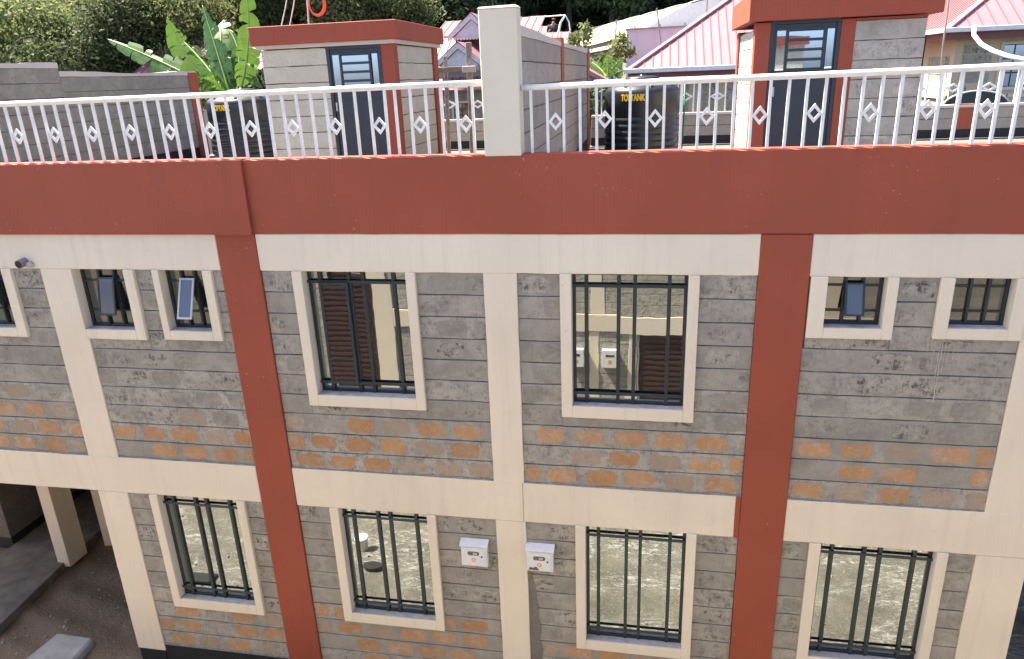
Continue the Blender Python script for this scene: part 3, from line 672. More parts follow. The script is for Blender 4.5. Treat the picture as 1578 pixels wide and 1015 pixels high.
# water tanks -----------------------------------------------------------
def tank(label, cx, cy, r, zsh, ang, txt_s):
    t = thing('water_tank', (cx, cy, -1.4), label, 'water tank', 'black plastic water tanks on the roof')
    z0 = -1.4; H = zsh - z0; prof = [(r * .97, 0)]
    z = .03
    while z < H - .42:
        prof += [(r, z), (r, z + .055), (r * .972, z + .068), (r * .972, z + .085)]; z += .10
    prof += [(r, z), (r, H - .06), (r * .985, H - .02), (r * .93, H + .02), (r * .80, H + .07), (r * .6, H + .11), (r * .40, H + .135)]
    MB().lathe(prof, (cx, cy, z0), 64).build('body', m_tank, t, smooth=True)
    MB().lathe([(r * .44, H + .125), (r * .46, H + .15), (r * .45, H + .175), (r * .30, H + .20), (.04, H + .205), (.04, H + .22), (.01, H + .22)], (cx, cy, z0), 40).build('lid', m_tank, t, smooth=True)
    for k in range(8):
        a = k * math.pi / 4 + .3
        MB().bar((cx + r * .5 * math.cos(a), cy + r * .5 * math.sin(a), z0 + H + .125), (cx + r * .9 * math.cos(a), cy + r * .9 * math.sin(a), z0 + H + .045), .05, .02).build('rib', m_tank, t)
    cu = bpy.data.curves.new('text', 'FONT'); cu.body = 'TOPTANK'; cu.size = txt_s; cu.extrude = .004; cu.offset = .006; cu.align_x = 'CENTER'; cu.space_character = 1.0
    to = bpy.data.objects.new('text', cu); COL.objects.link(to); dg = bpy.context.evaluated_depsgraph_get()
    me = bpy.data.meshes.new_from_object(to.evaluated_get(dg)); bpy.data.objects.remove(to)
    dv = (CAM - Vector((cx, cy, 0))); base = math.atan2(dv.y, dv.x) + ang
    for v in me.vertices:
        a = base + v.co.x * .62 / r; rr = r + .004 + v.co.z; z = zsh - .165 + v.co.y
        v.co = (cx + rr * math.cos(a), cy + rr * math.sin(a), z)
    me.materials.clear(); me.materials.append(m_yellow)
    lo = bpy.data.objects.new('lettering', me); link(lo, t)
    return t
tank('black ribbed water tank with yellow lettering right of the long party wall', -.17, 5.9, .62, -.27, -.24, .135)
tank('black ribbed water tank by the left stair house under the banana plant', -7.72, 6.4, .68, -.22, -.66, .13)
# timber washing line frame
t = thing('washing_line_frame', (-3.3, 6.2, -1.4), 'weathered timber post frame with a crossbar between stair house and tall pillar', 'washing line frame')
a = at(722, 65, 6); b = at(724, 235, 6)
MB().bar((a.x, 6, a.z), (a.x - .03, 6, -1.4), .09, .09, (1, 0, 0)).build('post', m_wood, t, bevel=.006)
MB().bar((at(686, 86, 6).x, 6, at(686, 86, 6).z), (at(687, 160, 6).x, 6, -1.4), .06, .06, (1, 0, 0)).build('post', m_wood, t, bevel=.004)
a = at(668, 108, 5.93); b = at(741, 104, 5.93)
MB().bar(a, b, .05, .08).build('crossbar', m_wood, t, bevel=.004)
a = at(713, 107, 5.86); b = at(733, 106, 5.86)
MB().bar(a, b, .04, .10).build('cleat', m_cope, t, bevel=.004)
# rods on the left stair house and the orange coil
for i, (p0, p1) in enumerate((((430, 38), (446, -25)), ((443, 36), (458, -30)), ((475, 34), (468, -60)))):
    a = at(*p0, 4.6); b = at(*p1, 4.6); a.z = .81
    o = MB().tube([a, (a + b) / 2 + Vector((.01, 0, 0)), b], .009 if i < 2 else .014, 6).build('steel_rod', m_rebar, None)
    tag(o, ('leftmost thin steel rod standing on the left stair house roof', 'middle thin steel rod standing on the left stair house roof', 'thicker steel rod under the orange coil on the left stair house roof')[i], 'rod', 'rods on the stair house roof')
c = at(488, 5, 4.6)
co = MB()
for q in range(3): co.tube([(c.x + (.125 + q * .006) * math.cos(a), 4.58 + q * .018, c.z + (.165 + q * .005) * math.sin(a)) for a in [2 * math.pi * i / 28 for i in range(28)]], .014, 8, closed=True)
o = co.build('hose_coil', m_coil, None, smooth=True); tag(o, 'orange red hose coil hung on the rod above the left stair house', 'hose coil')
# green hose standing by the black tank, and the wire right of the right stair house
o = MB().tube([(at(1056, 118, 6.2).x, 6.2, at(1056, 118, 6.2).z), at(1054, 180, 6.1), at(1050, 232, 6)], .016, 6).build('garden_hose', m_greenhose, None, smooth=True)
tag(o, 'thin green hose hanging upright beside the black tank', 'hose')
o = MB().tube([at(1466, -40, 5), at(1460, 20, 5), at(1453, 70, 5), at(1448, 132, 5), Vector((at(1444, 180, 5).x, 5, -1.4))], .012, 6).build('cable', m_wire, None)
tag(o, 'thin brown cable running up beside the right stair house', 'cable')

# ------------------------------------------------------------------ houses behind
def hip_roof(t, x0, x1, y0, y1, z, pitch, over=.35, rib=.30, sheet=m_pinkroof, ribm=m_pinkrib, rh=.022):
    x0 -= over; x1 += over; y0 -= over; y1 += over
    hw = min(x1 - x0, y1 - y0) / 2; h = hw * pitch
    if x1 - x0 >= y1 - y0: r0_, r1_ = (x0 + hw, (y0 + y1) / 2, z + h), (x1 - hw, (y0 + y1) / 2, z + h)
    else: r0_, r1_ = ((x0 + x1) / 2, y0 + hw, z + h), ((x0 + x1) / 2, y1 - hw, z + h)
    v = [(x0, y0, z), (x1, y0, z), (x1, y1, z), (x0, y1, z), r0_, r1_]
    if x1 - x0 >= y1 - y0: f = [(0, 1, 5, 4), (1, 2, 5), (2, 3, 4, 5), (3, 0, 4), (0, 3, 2, 1)]
    else: f = [(0, 1, 4), (1, 2, 5, 4), (2, 3, 5), (3, 0, 4, 5), (0, 3, 2, 1)]
    rf = MB().add(v, f).build('roof', sheet, t)
    rb = MB()
    n = int((x1 - x0) / rib)
    for i in range(1, n):
        x = x0 + (x1 - x0) * i / n; d = min(x - x0, x1 - x, (y1 - y0) / 2)
        rb.bar((x, y0, z + .012), (x, y0 + d, z + d * pitch + .012), .028, rh)
    n = int((y1 - y0) / rib)
    for i in range(1, n):
        y = y0 + (y1 - y0) * i / n; d = min(y - y0, y1 - y, (x1 - x0) / 2)
        rb.bar((x0, y, z + .012), (x0 + d, y, z + d * pitch + .012), .028, rh)
        rb.bar((x1, y, z + .012), (x1 - d, y, z + d * pitch + .012), .028, rh)
    rb.build('roof_ribs', ribm, rf)
    hp = MB()
    for c_, e in (((x0, y0), r0_), ((x1, y0), r1_ if x1 - x0 >= y1 - y0 else r0_), ((x0, y1), r0_ if x1 - x0 >= y1 - y0 else r1_), ((x1, y1), r1_)):
        hp.bar((c_[0], c_[1], z + .02), (e[0], e[1], e[2] + .02), .16, .05)
    hp.build('hip_cap', sheet, rf)
    g = MB().box(x0 - .09, x1 + .09, y0 - .10, y0, z - .06, z + .06).box(x0 - .10, x0, y0, y1, z - .06, z + .06).box(x1, x1 + .1, y0, y1, z - .06, z + .06)
    g.build('gutter', m_gutter, rf, bevel=.01)
    MB().box(x0 + .02, x1 - .02, y0 + .02, y0 + .06, z - .24, z - .07).box(x0 + .02, x0 + .06, y0 + .07, y1, z - .24, z - .07).build('fascia', m_fascia, rf)
    MB().box(x0 + .06, x1 - .05, y0 + .07, y1 - .05, z - .10, z - .03).build('soffit', m_housec, rf)
    return rf
def far_window(t, T, s0, s1, z0, z1, nx=3, nz=3, gm=None):
    W = MB()
    for (a, b, c, d) in ((s0 - .07, s1 + .07, z1, z1 + .07), (s0 - .07, s1 + .07, z0 - .08, z0), (s0 - .07, s0, z0, z1), (s1, s1 + .07, z0, z1)):
        W.prism([(a, c), (b, c), (b, d), (a, d)], -.02, .04, T)
    W = W.build('window', m_cope, t)
    for i in range(nx):
        for k in range(nz):
            a, b = s0 + (s1 - s0) * i / nx, s0 + (s1 - s0) * (i + 1) / nx; c, d = z0 + (z1 - z0) * k / nz, z0 + (z1 - z0) * (k + 1) / nz
            MB().prism([(a + .02, c + .02), (b - .02, c + .02), (b - .02, d - .02), (a + .02, d - .02)], -.01, .006, T).build('pane', gm or m_dglass, W)
    MB().prism([(s0, z0), (s1, z0), (s1, z1), (s0, z1)], -.02, .002, T).build('sash', m_steel, W)
def stones_zone(t, T, s0, s1, z0, z1, ch=.24, pitch=.42):
    nz = max(1, int((z1 - z0) / ch))
    for k in range(nz):
        a = z0 + k * ch; x = s0 - (k % 2) * pitch / 2
        while x < s1 - .05:
            p_, q = max(x, s0), min(x + pitch - .02, s1)
            if q - p_ > .08: MB().prism([(p_, a + .012), (q, a + .012), (q, a + ch - .012), (p_, a + ch - .012)], -.01, ru(.008, .02), T).build('brick', m_patch, t)
            x += pitch
# right house
HR = thing('bungalow', (11, 19, -3.6), 'cream bungalow with dark stone patches and a pink hipped roof at far right', 'house')
hx, hy, ez = 7.85, 15.3, .70
MB().box(hx, 16, hy, 23, -3.8, ez - .1).build('wall', m_housec, HR)
hip_roof(HR, hx, 16, hy, 23, ez, .62, .45)
T = front(hy)
wl = MB().box(hx - .0, hx + .02, hy - .01, hy - .005, -3, -2.9).build('wall_band', m_housec, HR)
stones_zone(wl, T, 8.05, 8.75, -.62, .34)
far_window(HR, T, 9.0, 10.1, -.75, .30, 4, 3)
stones_zone(wl, T, 10.35, 11.2, -.62, .34)
stones_zone(wl, T, 9.9, 11.2, -1.15, -.95)
MB().box(8.0, 12, hy - .06, hy - .0, -1.02, -.93).build('string_course', m_cope, HR)
TL = left_of(hx)
stones_zone(wl, TL, 15.6, 17.2, -.4, .2)
MB().box(hx - .06, hx, hy + .1, 18, -1.02, -.93).build('string_course', m_cope, HR)
# arched gate with spikes in front of that house
t = thing('arched_gate', (7.1, 12.4, -3.6), 'dark arched steel gate top with spikes behind the right back wall', 'gate')
a, b = at(1452, 166, 12.2), at(1552, 166, 12.2); cx = (a.x + b.x) / 2; hw = (b.x - a.x) / 2; zt = at(1500, 141, 12.2).z
arc = [(cx + hw * math.cos(u), a.z + (zt - a.z) * math.sin(u)) for u in [math.pi * i / 16 for i in range(17)]]
MB().prism(arc + [(a.x, -3.6), (b.x, -3.6)], -.02, .02, front(12.2)).build('leaf', m_steel, t)
for i in range(1, 8):
    u = math.pi * i / 8; x, z = cx + hw * math.cos(u), a.z + (zt - a.z) * math.sin(u)
    MB().tube([(x, 12.2, z - .02), (x, 12.2, z + .12), (x, 12.2, z + .17)], [.014, .018, .002], 6).build('spike', m_steel, t)
MB().tube([(cx + (hw + .02) * math.cos(u), 12.17, a.z + (zt - a.z + .02) * math.sin(u)) for u in [math.pi * i / 16 for i in range(17)]], .022, 6).build('rim', m_rebar, t)
# downpipe (white, curving off the gutter)
o = MB().tube([at(1501, 40, 14.4), at(1501, 54, 14.2), at(1512, 68, 13.6), at(1530, 78, 13), at(1552, 86, 12.6), at(1600, 96, 12)], .05, 10).build('white_pipe', m_whitepvc, None, smooth=True)
tag(o, 'curved white plastic pipe leading off the gutter of the bungalow at right', 'pipe')
# centre house
HC = thing('bungalow', (4, 18, -3.6), 'stone bungalow with a broad ribbed pink roof behind the right stair house', 'house')
cx0, cz0 = -.28, .02
MB().box(cx0, 5.4, 14.4, 20.8, -3.8, cz0 - .1).build('wall', m_housec, HC)
hip_roof(HC, cx0, 5.4, 14.4, 20.8, cz0, .66, .40, .22)
T = front(14.4); w2 = MB().box(cx0, 6.0, 14.36, 14.399, -1.9, -1.8).build('wall_band', m_cope, HC)
stones_zone(w2, T, 1.35, 1.68, -1.8, -.3); stones_zone(w2, T, .62, .98, -1.8, -.3); stones_zone(w2, T, 1.95, 2.6, -1.8, -.3)
far_window(HC, T, -.1, .42, -1.7, -.35, 2, 4)
# roof ridge vent piece at its top, front gable wing at the right
a, b = at(1108, 22, 17.0), at(1152, 20, 17.0)
MB().prism([(a.x, a.z), (b.x + .6, a.z), (b.x + .9, a.z + .9), (a.x + .75, a.z + .55)], -1.2, .0, front(17.0)).build('roof_vent', m_ventgrey, HC)
# left house with two white gables
HL = thing('gabled_house', (-6.5, 22, -2.4), 'pink roofed house with two white gables behind the timber post frame', 'house')
MB().box(-9.2, -3.4, 20.3, 25, -3.6, .3).build('wall', m_conc, HL)
def slope(t, x0, x1, ya, za, yb, zb, rib=.3, name='roof'):
    rf = MB().add([(x0, ya, za), (x1, ya, za), (x1, yb, zb), (x0, yb, zb), (x0, ya, za - .05), (x1, ya, za - .05), (x1, yb, zb - .05), (x0, yb, zb - .05)],
                  [(0, 1, 2, 3), (7, 6, 5, 4), (0, 4, 5, 1), (1, 5, 6, 2), (2, 6, 7, 3), (3, 7, 4, 0)]).build(name, m_pinkroof, t)
    k = MB(); n = int((x1 - x0) / rib)
    for i in range(n + 1):
        x = x0 + (x1 - x0) * i / n; k.bar((x, ya, za + .008), (x, yb, zb + .008), .04, .03)
    k.build('roof_ribs', m_pinkrib, rf); return rf
slope(HL, -9.4, -3.2, 19.6, -.35, 22.9, 1.55)
rr_ = slope(HL, -8.6, -4.4, 23.0, 1.62, 25, 2.3)
def gable(t, cx, y, zb, w_, h, back_len):
    T = front(y)
    MB().prism([(cx - w_, zb), (cx + w_, zb), (cx, zb + h)], -.05, .0, T).build('gable', m_barge, t)
    k = MB()
    for s_ in (-1, 1):
        k.prism([(cx + s_ * (w_ + .22), zb - .12), (cx + s_ * (w_ + .22), zb + .08), (cx, zb + h + .22), (cx, zb + h + .02)], .0, .07, T)
    k.build('bargeboard', m_barge, t)
    MB().add([(cx - w_ - .25, y - .08, zb + .05), (cx, y - .08, zb + h + .26), (cx + w_ + .25, y - .08, zb + .05), (cx - w_ - .25, y + back_len, zb + .05), (cx, y + back_len, zb + h + .26), (cx + w_ + .25, y + back_len, zb + .05)],
             [(0, 1, 4, 3), (1, 2, 5, 4)]).build('gable_roof', m_pinkroof, t)
    k = MB(); n = int(2 * w_ / .12)
    for i in range(n): k.tube([(cx - w_ + .12 * i + .06, y - .03, zb - .02), (cx - w_ + .12 * i + .06, y - .04, zb - .02)], .06, 8)
    k.build('scalloped_trim', m_barge, t)
gable(HL, -6.72, 21.6, 1.45, .72, .62, 3)
gable(HL, -6.85, 19.9, .42, .75, .58, 2.5)
for i in range(3): far_window(HL, front(20.3), -8.4 + i * 1.15, -7.75 + i * 1.15, -1.7, -.85, 2, 2, m_glassd)
MB().box(-9.3, -3.3, 20.2, 20.3, -2.1, -1.85).build('string_course', m_cope, HL)
# pale roofs behind the banana plant
HB = thing('gabled_house', (-15.5, 20, -2.4), 'low house with a sun bleached pink roof behind the banana plant', 'house')
MB().box(-18.6, -12.9, 19, 23, -3.6, .7).build('wall', m_housec, HB)
slope(HB, -19, -12.4, 18.4, .55, 21, 1.9)
slope(HB, -19, -12.4, 23.6, .55, 21.01, 1.9)
# small pink roof by the person
t = thing('shed', (-3.9, 27, 0), 'small shed with a pink sheet roof above the long party wall', 'shed')
a = at(818, 66, 26); b = at(846, 60, 26)
MB().box(a.x - 1.2, b.x, 26.2, 29, -.5, a.z - .05).build('wall', m_conc, t)
slope(t, a.x - 1.4, b.x + .1, 25.8, a.z - .1, 28, at(840, 40, 28).z)
# brown roof end right of the pillar
t = thing('shed', (-2.4, 12, -3.6), 'dull red shed roof sloping down between party wall and black tank', 'shed')
a, b, c = at(900, 98, 12), at(940, 125, 12), at(900, 140, 12)
MB().prism([(a.x - .8, a.z + .35), (b.x, b.z), (b.x, b.z - .12), (a.x - .8, a.z + .23)], 0, -2.2, front(12)).build('roof', m_pinkroof, t)
MB().prism([(a.x - .8, -3.6), (b.x - .25, -3.6), (b.x - .25, b.z), (a.x - .8, a.z + .2)], -.1, -2.1, front(12)).build('wall', m_conc, t)
# lavender sheet building
t = thing('sheet_building', (0, 23, -1), 'pale lavender sheet walled building between greenhouse and pink roof', 'building')
a, b = at(966, 46, 22), at(1052, 43, 22)
MB().box(a.x, b.x + 2.2, 22, 26, -1.6, a.z).build('wall', m_lav, t)
MB().box(a.x - .05, b.x + 2.3, 21.93, 26, a.z, a.z + .05).build('roof_edge', m_conc, t)
for i in range(6): MB().box(a.x + .35 + i * .62, a.x + .37 + i * .62, 21.985, 22, -1.6, a.z - .01).build('seam', m_lav, t)
for i in range(3): MB().tube([(a.x + .3 + i * .9, 22.2, a.z), (a.x + .28 + i * .9, 22.2, a.z + .16)], .035, 6).build('post', m_conc, t)
# greenhouse
t = thing('greenhouse', (2, 30, 0), 'long cream polythene greenhouse with a curved roof below the forest', 'greenhouse')
pl, pr = at(878, 56, 38), at(1104, 2, 25)
rl, rr2 = Vector((pl.x, 38, pl.z)), Vector((pr.x, 25, pr.z + .1))
ax = (rr2 - rl); ax.z = 0; L = ax.length; ax.normalize(); nn = Vector((ax.y, -ax.x, 0))
if nn.y > 0: nn = -nn
def gh(s_, u): # s along, u from -1..1 across
    p_ = rl + (rr2 - rl) * s_; hw = 3.4
    return p_ + nn * (u * hw) + Vector((0, 0, -1.25 * abs(u) ** 1.8))
k = MB(); N = 24; Q = 12
k.v = [tuple(gh(i / Q * 1.0, -1 + 2 * j / N) + Vector((0, 0, .04 * math.sin(i * 2.1)))) for i in range(Q + 1) for j in range(N + 1)]
k.f = [(i * (N + 1) + j, i * (N + 1) + j + 1, (i + 1) * (N + 1) + j + 1, (i + 1) * (N + 1) + j) for i in range(Q) for j in range(N)]
k.build('cover', m_poly, t, smooth=True)
k = MB().add([tuple(gh(1, -1 + 2 * j / N)) for j in range(N + 1)] + [tuple(gh(1, 1) + Vector((0, 0, -1.8))), tuple(gh(1, -1) + Vector((0, 0, -1.8)))], [tuple(range(N + 3))])
k.build('end_panel', m_white, t)
MB().add([tuple(gh(0, 1)), tuple(gh(1, 1)), tuple(gh(1, 1) + Vector((0, 0, -.18))), tuple(gh(0, 1) + Vector((0, 0, -.18)))], [(0, 1, 2, 3)]).build('vent_gap', m_bitumen, t)
MB().bar(gh(0, 1) + Vector((0, 0, -.25)) + nn * .05, gh(1, 1) + Vector((0, 0, -.25)) + nn * .05, .12, .14).build('gutter', m_gutter, t)
MB().add([tuple(gh(0, 1) + Vector((0, 0, -.32))), tuple(gh(1, 1) + Vector((0, 0, -.32))), tuple(gh(1, 1) + Vector((0, 0, -2.2))), tuple(gh(0, 1) + Vector((0, 0, -2.4)))], [(0, 1, 2, 3)]).build('side_sheet', m_fillet, t)
for s_ in [i / 8 for i in range(9)]:
    MB().tube([gh(s_, -1 + 2 * j / N) + Vector((0, 0, .05)) for j in range(N + 1)], .025, 5).build('hoop', m_cope, t)
# poles near the greenhouse
for (p0, p1, Yp, lb) in (((1018, 62), (1012, 12), 20, 'slim grey pole standing in front of the greenhouse by the lavender wall'), ((948, 66), (950, 30), 20, 'short dark pole in front of the greenhouse left of the lavender wall'), ((1088, 30), (1090, 0), 22, 'thin grey pole before the white end of the greenhouse')):
    a = at(*p0, Yp); b = at(*p1, Yp); o = MB().tube([Vector((a.x, Yp, hz(a.x, Yp))), a, b], .028, 6).build('pole', m_conc, None); tag(o, lb, 'pole', 'poles in front of the greenhouse')
t = thing('pipe_hoop', (-3.2, 20, -1), 'white bent pipe hoop with a crossbar standing by the person', 'hoop')
MB().tube([at(858, 60, 20), at(861, 48, 20), at(864, 34, 20), at(871, 23, 20)] , .035, 8).build('upright', m_whitepvc, t, smooth=True)
MB().tube([at(871, 23, 20), at(845, 25, 20), at(818, 26, 20)], .02, 6).build('crossbar', m_whitepvc, t)
MB().tube([at(871, 23, 20), at(877, 34, 20), at(879, 50, 20), at(879, 66, 20)], .02, 6).build('upright', m_whitepvc, t)
a = at(858, 60, 20); MB().tube([a, Vector((a.x, 20, hz(a.x, 20)))], .035, 8).build('leg', m_whitepvc, t)

# ------------------------------------------------------------------ person on the slope behind the wall
def skin_mesh(name, joints, edges, rad, m, parent, sub=2):
    me = bpy.data.meshes.new(name); me.from_pydata(joints, edges, []); o = bpy.data.objects.new(name, me); COL.objects.link(o)
    md = o.modifiers.new('skin', 'SKIN'); md.use_smooth_shade = True
    for i, r_ in enumerate(rad): me.skin_vertices[0].data[i].radius = (r_, r_) if not isinstance(r_, tuple) else r_
    me.skin_vertices[0].data[0].use_root = True
    s_ = o.modifiers.new('sub', 'SUBSURF'); s_.levels = sub; s_.render_levels = sub
    dg = bpy.context.evaluated_depsgraph_get(); nm = bpy.data.meshes.new_from_object(o.evaluated_get(dg)); bpy.data.objects.remove(o)
    nm.materials.clear(); nm.materials.append(m); nm.name = name
    q = bpy.data.objects.new(name, nm); link(q, parent); return q
py_ = 24.0; pc = at(853, 30, py_); px_, pzt = pc.x, pc.z + .06; gz = pzt - 1.68
t = thing('person', (px_, py_, gz), 'person in a black top with dark red headwear by the white pipe hoop', 'person')
def J(x, y, z): return (px_ + x, py_ + y, gz + z)
skin_mesh('body', [J(0, 0, .95), J(0, 0, 1.15), J(0, -.01, 1.38), J(0, 0, 1.46), J(0, -.02, 1.56), J(-.18, 0, 1.38), J(-.24, -.05, 1.12), J(-.10, -.2, 1.25), J(.18, 0, 1.38), J(.25, 0, 1.1), J(.22, -.08, .88),
               J(-.09, 0, .9), J(-.1, -.02, .5), J(-.1, .02, .08), J(-.1, -.12, .03), J(.09, 0, .9), J(.1, -.02, .5), J(.1, .02, .08), J(.1, -.12, .03)],
          [(0, 1), (1, 2), (2, 3), (3, 4), (2, 5), (5, 6), (6, 7), (2, 8), (8, 9), (9, 10), (0, 11), (11, 12), (12, 13), (13, 14), (0, 15), (15, 16), (16, 17), (17, 18)],
          [.15, .13, .15, .055, .095, .06, .045, .035, .06, .045, .035, .09, .065, .045, .04, .09, .065, .045, .04], m_skin, t)
skin_mesh('shirt', [J(0, 0, .92), J(0, 0, 1.15), J(0, 0, 1.38), J(-.19, 0, 1.39), J(-.245, -.04, 1.14), J(.19, 0, 1.39), J(.255, 0, 1.12)], [(0, 1), (1, 2), (2, 3), (3, 4), (2, 5), (5, 6)], [.17, .155, .17, .08, .062, .08, .062], m_black, t)
skin_mesh('trousers', [J(0, 0, .94), J(-.09, 0, .86), J(-.1, -.02, .5), J(-.1, .02, .1), J(.09, 0, .86), J(.1, -.02, .5), J(.1, .02, .1)], [(0, 1), (1, 2), (2, 3), (0, 4), (4, 5), (5, 6)], [.16, .11, .085, .065, .11, .085, .065], m_black, t)
skin_mesh('headwear', [J(0, .015, 1.60), J(0, .02, 1.68)], [(0, 1)], [.105, .07], m_hair, t)
MB().box(px_ - .012, px_ + .012, py_ - .135, py_ - .10, gz + 1.55, gz + 1.575).build('nose', m_skin, t)
o = MB().prism([(px_ - 1.3, py_ - .8), (px_ + 1.0, py_ - .8), (px_ + 1.2, py_ + 1.2), (px_ - 1.3, py_ + 1.2)], hz(px_, py_) - .5, gz, lambda s_, d, z: (s_, z, d)).build('terrace', m_hill, None)
tag(o, kind='structure')

# ------------------------------------------------------------------ vegetation
def leafmat(name, a, b, tr=.35):
    m, t, bs = newmat(name); k = NB(t)
    at_ = k.n('ShaderNodeVertexColor'); at_.layer_name = 'v'
    col = k.mix(at_.outputs[0], a, b)
    col = k.val(col, k.ramp(k.rnd(), 0, 1, .75, 1.25))
    k.l(col, bs.inputs['Base Color']); bs.inputs['Roughness'].default_value = .65; bs.inputs['Specular IOR Level'].default_value = .2
    tl = k.n('ShaderNodeBsdfTranslucent'); k.l(k.val(col, k.ramp(at_.outputs[0], 0, 1, 1.3, 1.6)), tl.inputs[0])
    mx = k.n('ShaderNodeMixShader'); mx.inputs[0].default_value = tr
    k.l(bs.outputs[0], mx.inputs[1]); k.l(tl.outputs[0], mx.inputs[2]); k.l(mx.outputs[0], t.nodes['Material Output'].inputs[0])
    return m
m_bark = plain('bark', (.13, .10, .075), .9, 0, 6, .3)
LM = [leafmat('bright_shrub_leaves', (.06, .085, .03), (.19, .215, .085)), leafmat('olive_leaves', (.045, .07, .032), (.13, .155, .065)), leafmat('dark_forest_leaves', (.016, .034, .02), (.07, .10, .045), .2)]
def crown_mesh(name, lobes, n, size, mat, seed, elong=1.0):
    rg = np.random.default_rng(seed)
    cs = []
    L = len(lobes); wts = np.array([l[3] ** 2 for l in lobes]); wts = wts / wts.sum()
    idx = rg.choice(L, n, p=wts); lob = np.array(lobes)[idx]
    d = rg.normal(size=(n, 3)); d /= np.linalg.norm(d, axis=1)[:, None]
    # twiggy clusters: directions gathered round random spray points
    K = 26 * L; sp = rg.normal(size=(K, 3)); sp /= np.linalg.norm(sp, axis=1)[:, None]; kk = rg.integers(0, K, n)
    d = sp[kk] + .26 * rg.normal(size=(n, 3)); d /= np.linalg.norm(d, axis=1)[:, None]
    rad = lob[:, 3] * (.5 + .55 * rg.random(n) ** .7) * (0.65 + .7 * rg.random(K)[kk])
    c = lob[:, :3] + d * rad[:, None] * np.array([1, 1, .85])
    a = rg.normal(size=(n, 3)) + d * .8 + np.array([0, 0, .5]); a /= np.linalg.norm(a, axis=1)[:, None]
    b = np.cross(a, rg.normal(size=(n, 3))); b /= np.linalg.norm(b, axis=1)[:, None]
    s = size * (.55 + .9 * rg.random(n) + .35 * rg.random(K)[kk])[:, None]; e = np.cross(a, b)
    p1 = b * s * elong; p2 = e * s * .45
    v = np.stack([c - p1, c + p2, c + p1, c - p2], axis=1).reshape(-1, 3)
    me = bpy.data.meshes.new(name); me.vertices.add(4 * n); me.vertices.foreach_set('co', v.ravel())
    me.loops.add(4 * n); me.loops.foreach_set('vertex_index', np.arange(4 * n)); me.polygons.add(n)
    me.polygons.foreach_set('loop_start', np.arange(0, 4 * n, 4)); me.update(); me.validate()
    ca = me.color_attributes.new('v', 'FLOAT_COLOR', 'POINT'); g = np.clip(.15 + .9 * rg.random(K)[kk] * .6 + .4 * rg.random(n), 0, 1); g4 = np.repeat(g, 4)
    ca.data.foreach_set('color', np.stack([g4, g4, g4, np.ones_like(g4)], axis=1).ravel()); me.materials.append(mat)
    return me
def trunk_mesh(name, h, r, seed, limbs):
    rs = random.Random(seed); k = MB(); pts = [(0, 0, -.5)]; x = y = 0
    for i in range(1, 7): x += rs.uniform(-.08, .08); y += rs.uniform(-.08, .08); pts.append((x, y, h * i / 6))
    k.tube(pts, [r * (1 - .11 * i) for i in range(7)], 8)
    for (lx, ly, lz, _) in limbs:
        s_ = pts[3 + rs.randrange(3)]; m_ = ((s_[0] + lx) / 2 + rs.uniform(-.2, .2), (s_[1] + ly) / 2, (s_[2] + lz) / 2 - .2); k.tube([s_, m_, (lx, ly, lz)], [r * .4, r * .28, r * .1], 5)
    me = bpy.data.meshes.new(name); me.from_pydata(k.v, [], k.f); me.materials.append(m_bark); return me
KINDS = []
for q in range(3):      # broad bushy trees
    rs = random.Random(q); lob = [(rs.uniform(-1.7, 1.7), rs.uniform(-1.5, 1.5), rs.uniform(1.3, 5.6), rs.choice((.45, .6, .8, 1.1, 1.35)) * rs.uniform(.85, 1.15)) for _ in range(20)]
    KINDS.append((crown_mesh('crown', lob, 17000, .085, LM[0 if q == 0 else 1], q), trunk_mesh('trunk', 4.6, .16, q, lob)))
for q in range(3):      # tall forest trees with bare lower trunks
    rs = random.Random(20 + q); lob = [(rs.uniform(-1.5, 1.5), rs.uniform(-1.5, 1.5), rs.uniform(3.2 if q else 4.5, 10.5), rs.uniform(1.0, 1.7)) for _ in range(11)]
    KINDS.append((crown_mesh('crown', lob, 14000, .12, LM[2], 20 + q, 1.2), trunk_mesh('trunk', 10, .19, 20 + q, lob)))
def tree(kind, x, y, s, label, group=None, zoff=0):
    t = bpy.data.objects.new('bushy_tree' if kind < 3 else 'forest_tree', None); t.location = (x, y, hz(x, y) + zoff); t.rotation_euler = (0, 0, ru(0, 6.28)); t.scale = (s, s, s * ru(.92, 1.1)); COL.objects.link(t)
    tag(t, label, 'tree', group)
    for nm, me in (('crown', KINDS[kind][0]), ('trunk', KINDS[kind][1])):
        o = bpy.data.objects.new(nm, me); COL.objects.link(o); o.parent = t
    return t
near = [(-24.5, 20, 0, 1.0), (-21, 19.5, 1, .95), (-18.3, 21.5, 0, .85), (-27.5, 23, 1, 1.1), (-31, 24, 0, 1.15), (-22.5, 24.5, 0, 1.1), (-26, 27, 2, 1.2), (-18.6, 25.5, 1, 1.1), (-14.8, 26.5, 0, .95), (-34, 28, 2, 1.3), (-29.5, 29, 0, 1.2), (-12, 27.5, 2, .8)]
lbls = ['bright olive bushy tree above the coping of the left party wall step', 'dull green bushy tree rising right of the left party wall step', 'yellowish bushy tree above the tip of the longest banana leaf', 'shaded bushy tree second row back at the upper left', 'bright bushy tree at the upper left corner', 'yellow green bushy tree with pale sprays behind the left front trees',
        'tall dense bushy tree in the third row at upper left', 'bushy tree between the left front trees and the banana plant', 'bright bushy tree behind the upright banana leaves', 'large dark bushy tree furthest left', 'bushy tree in the back row above the left party wall', 'small dark bushy tree above the left stair house']
for (x, y, k_, s), lb in zip(near, lbls): tree(k_, x, y, s, lb, 'bushy trees behind the left roof')
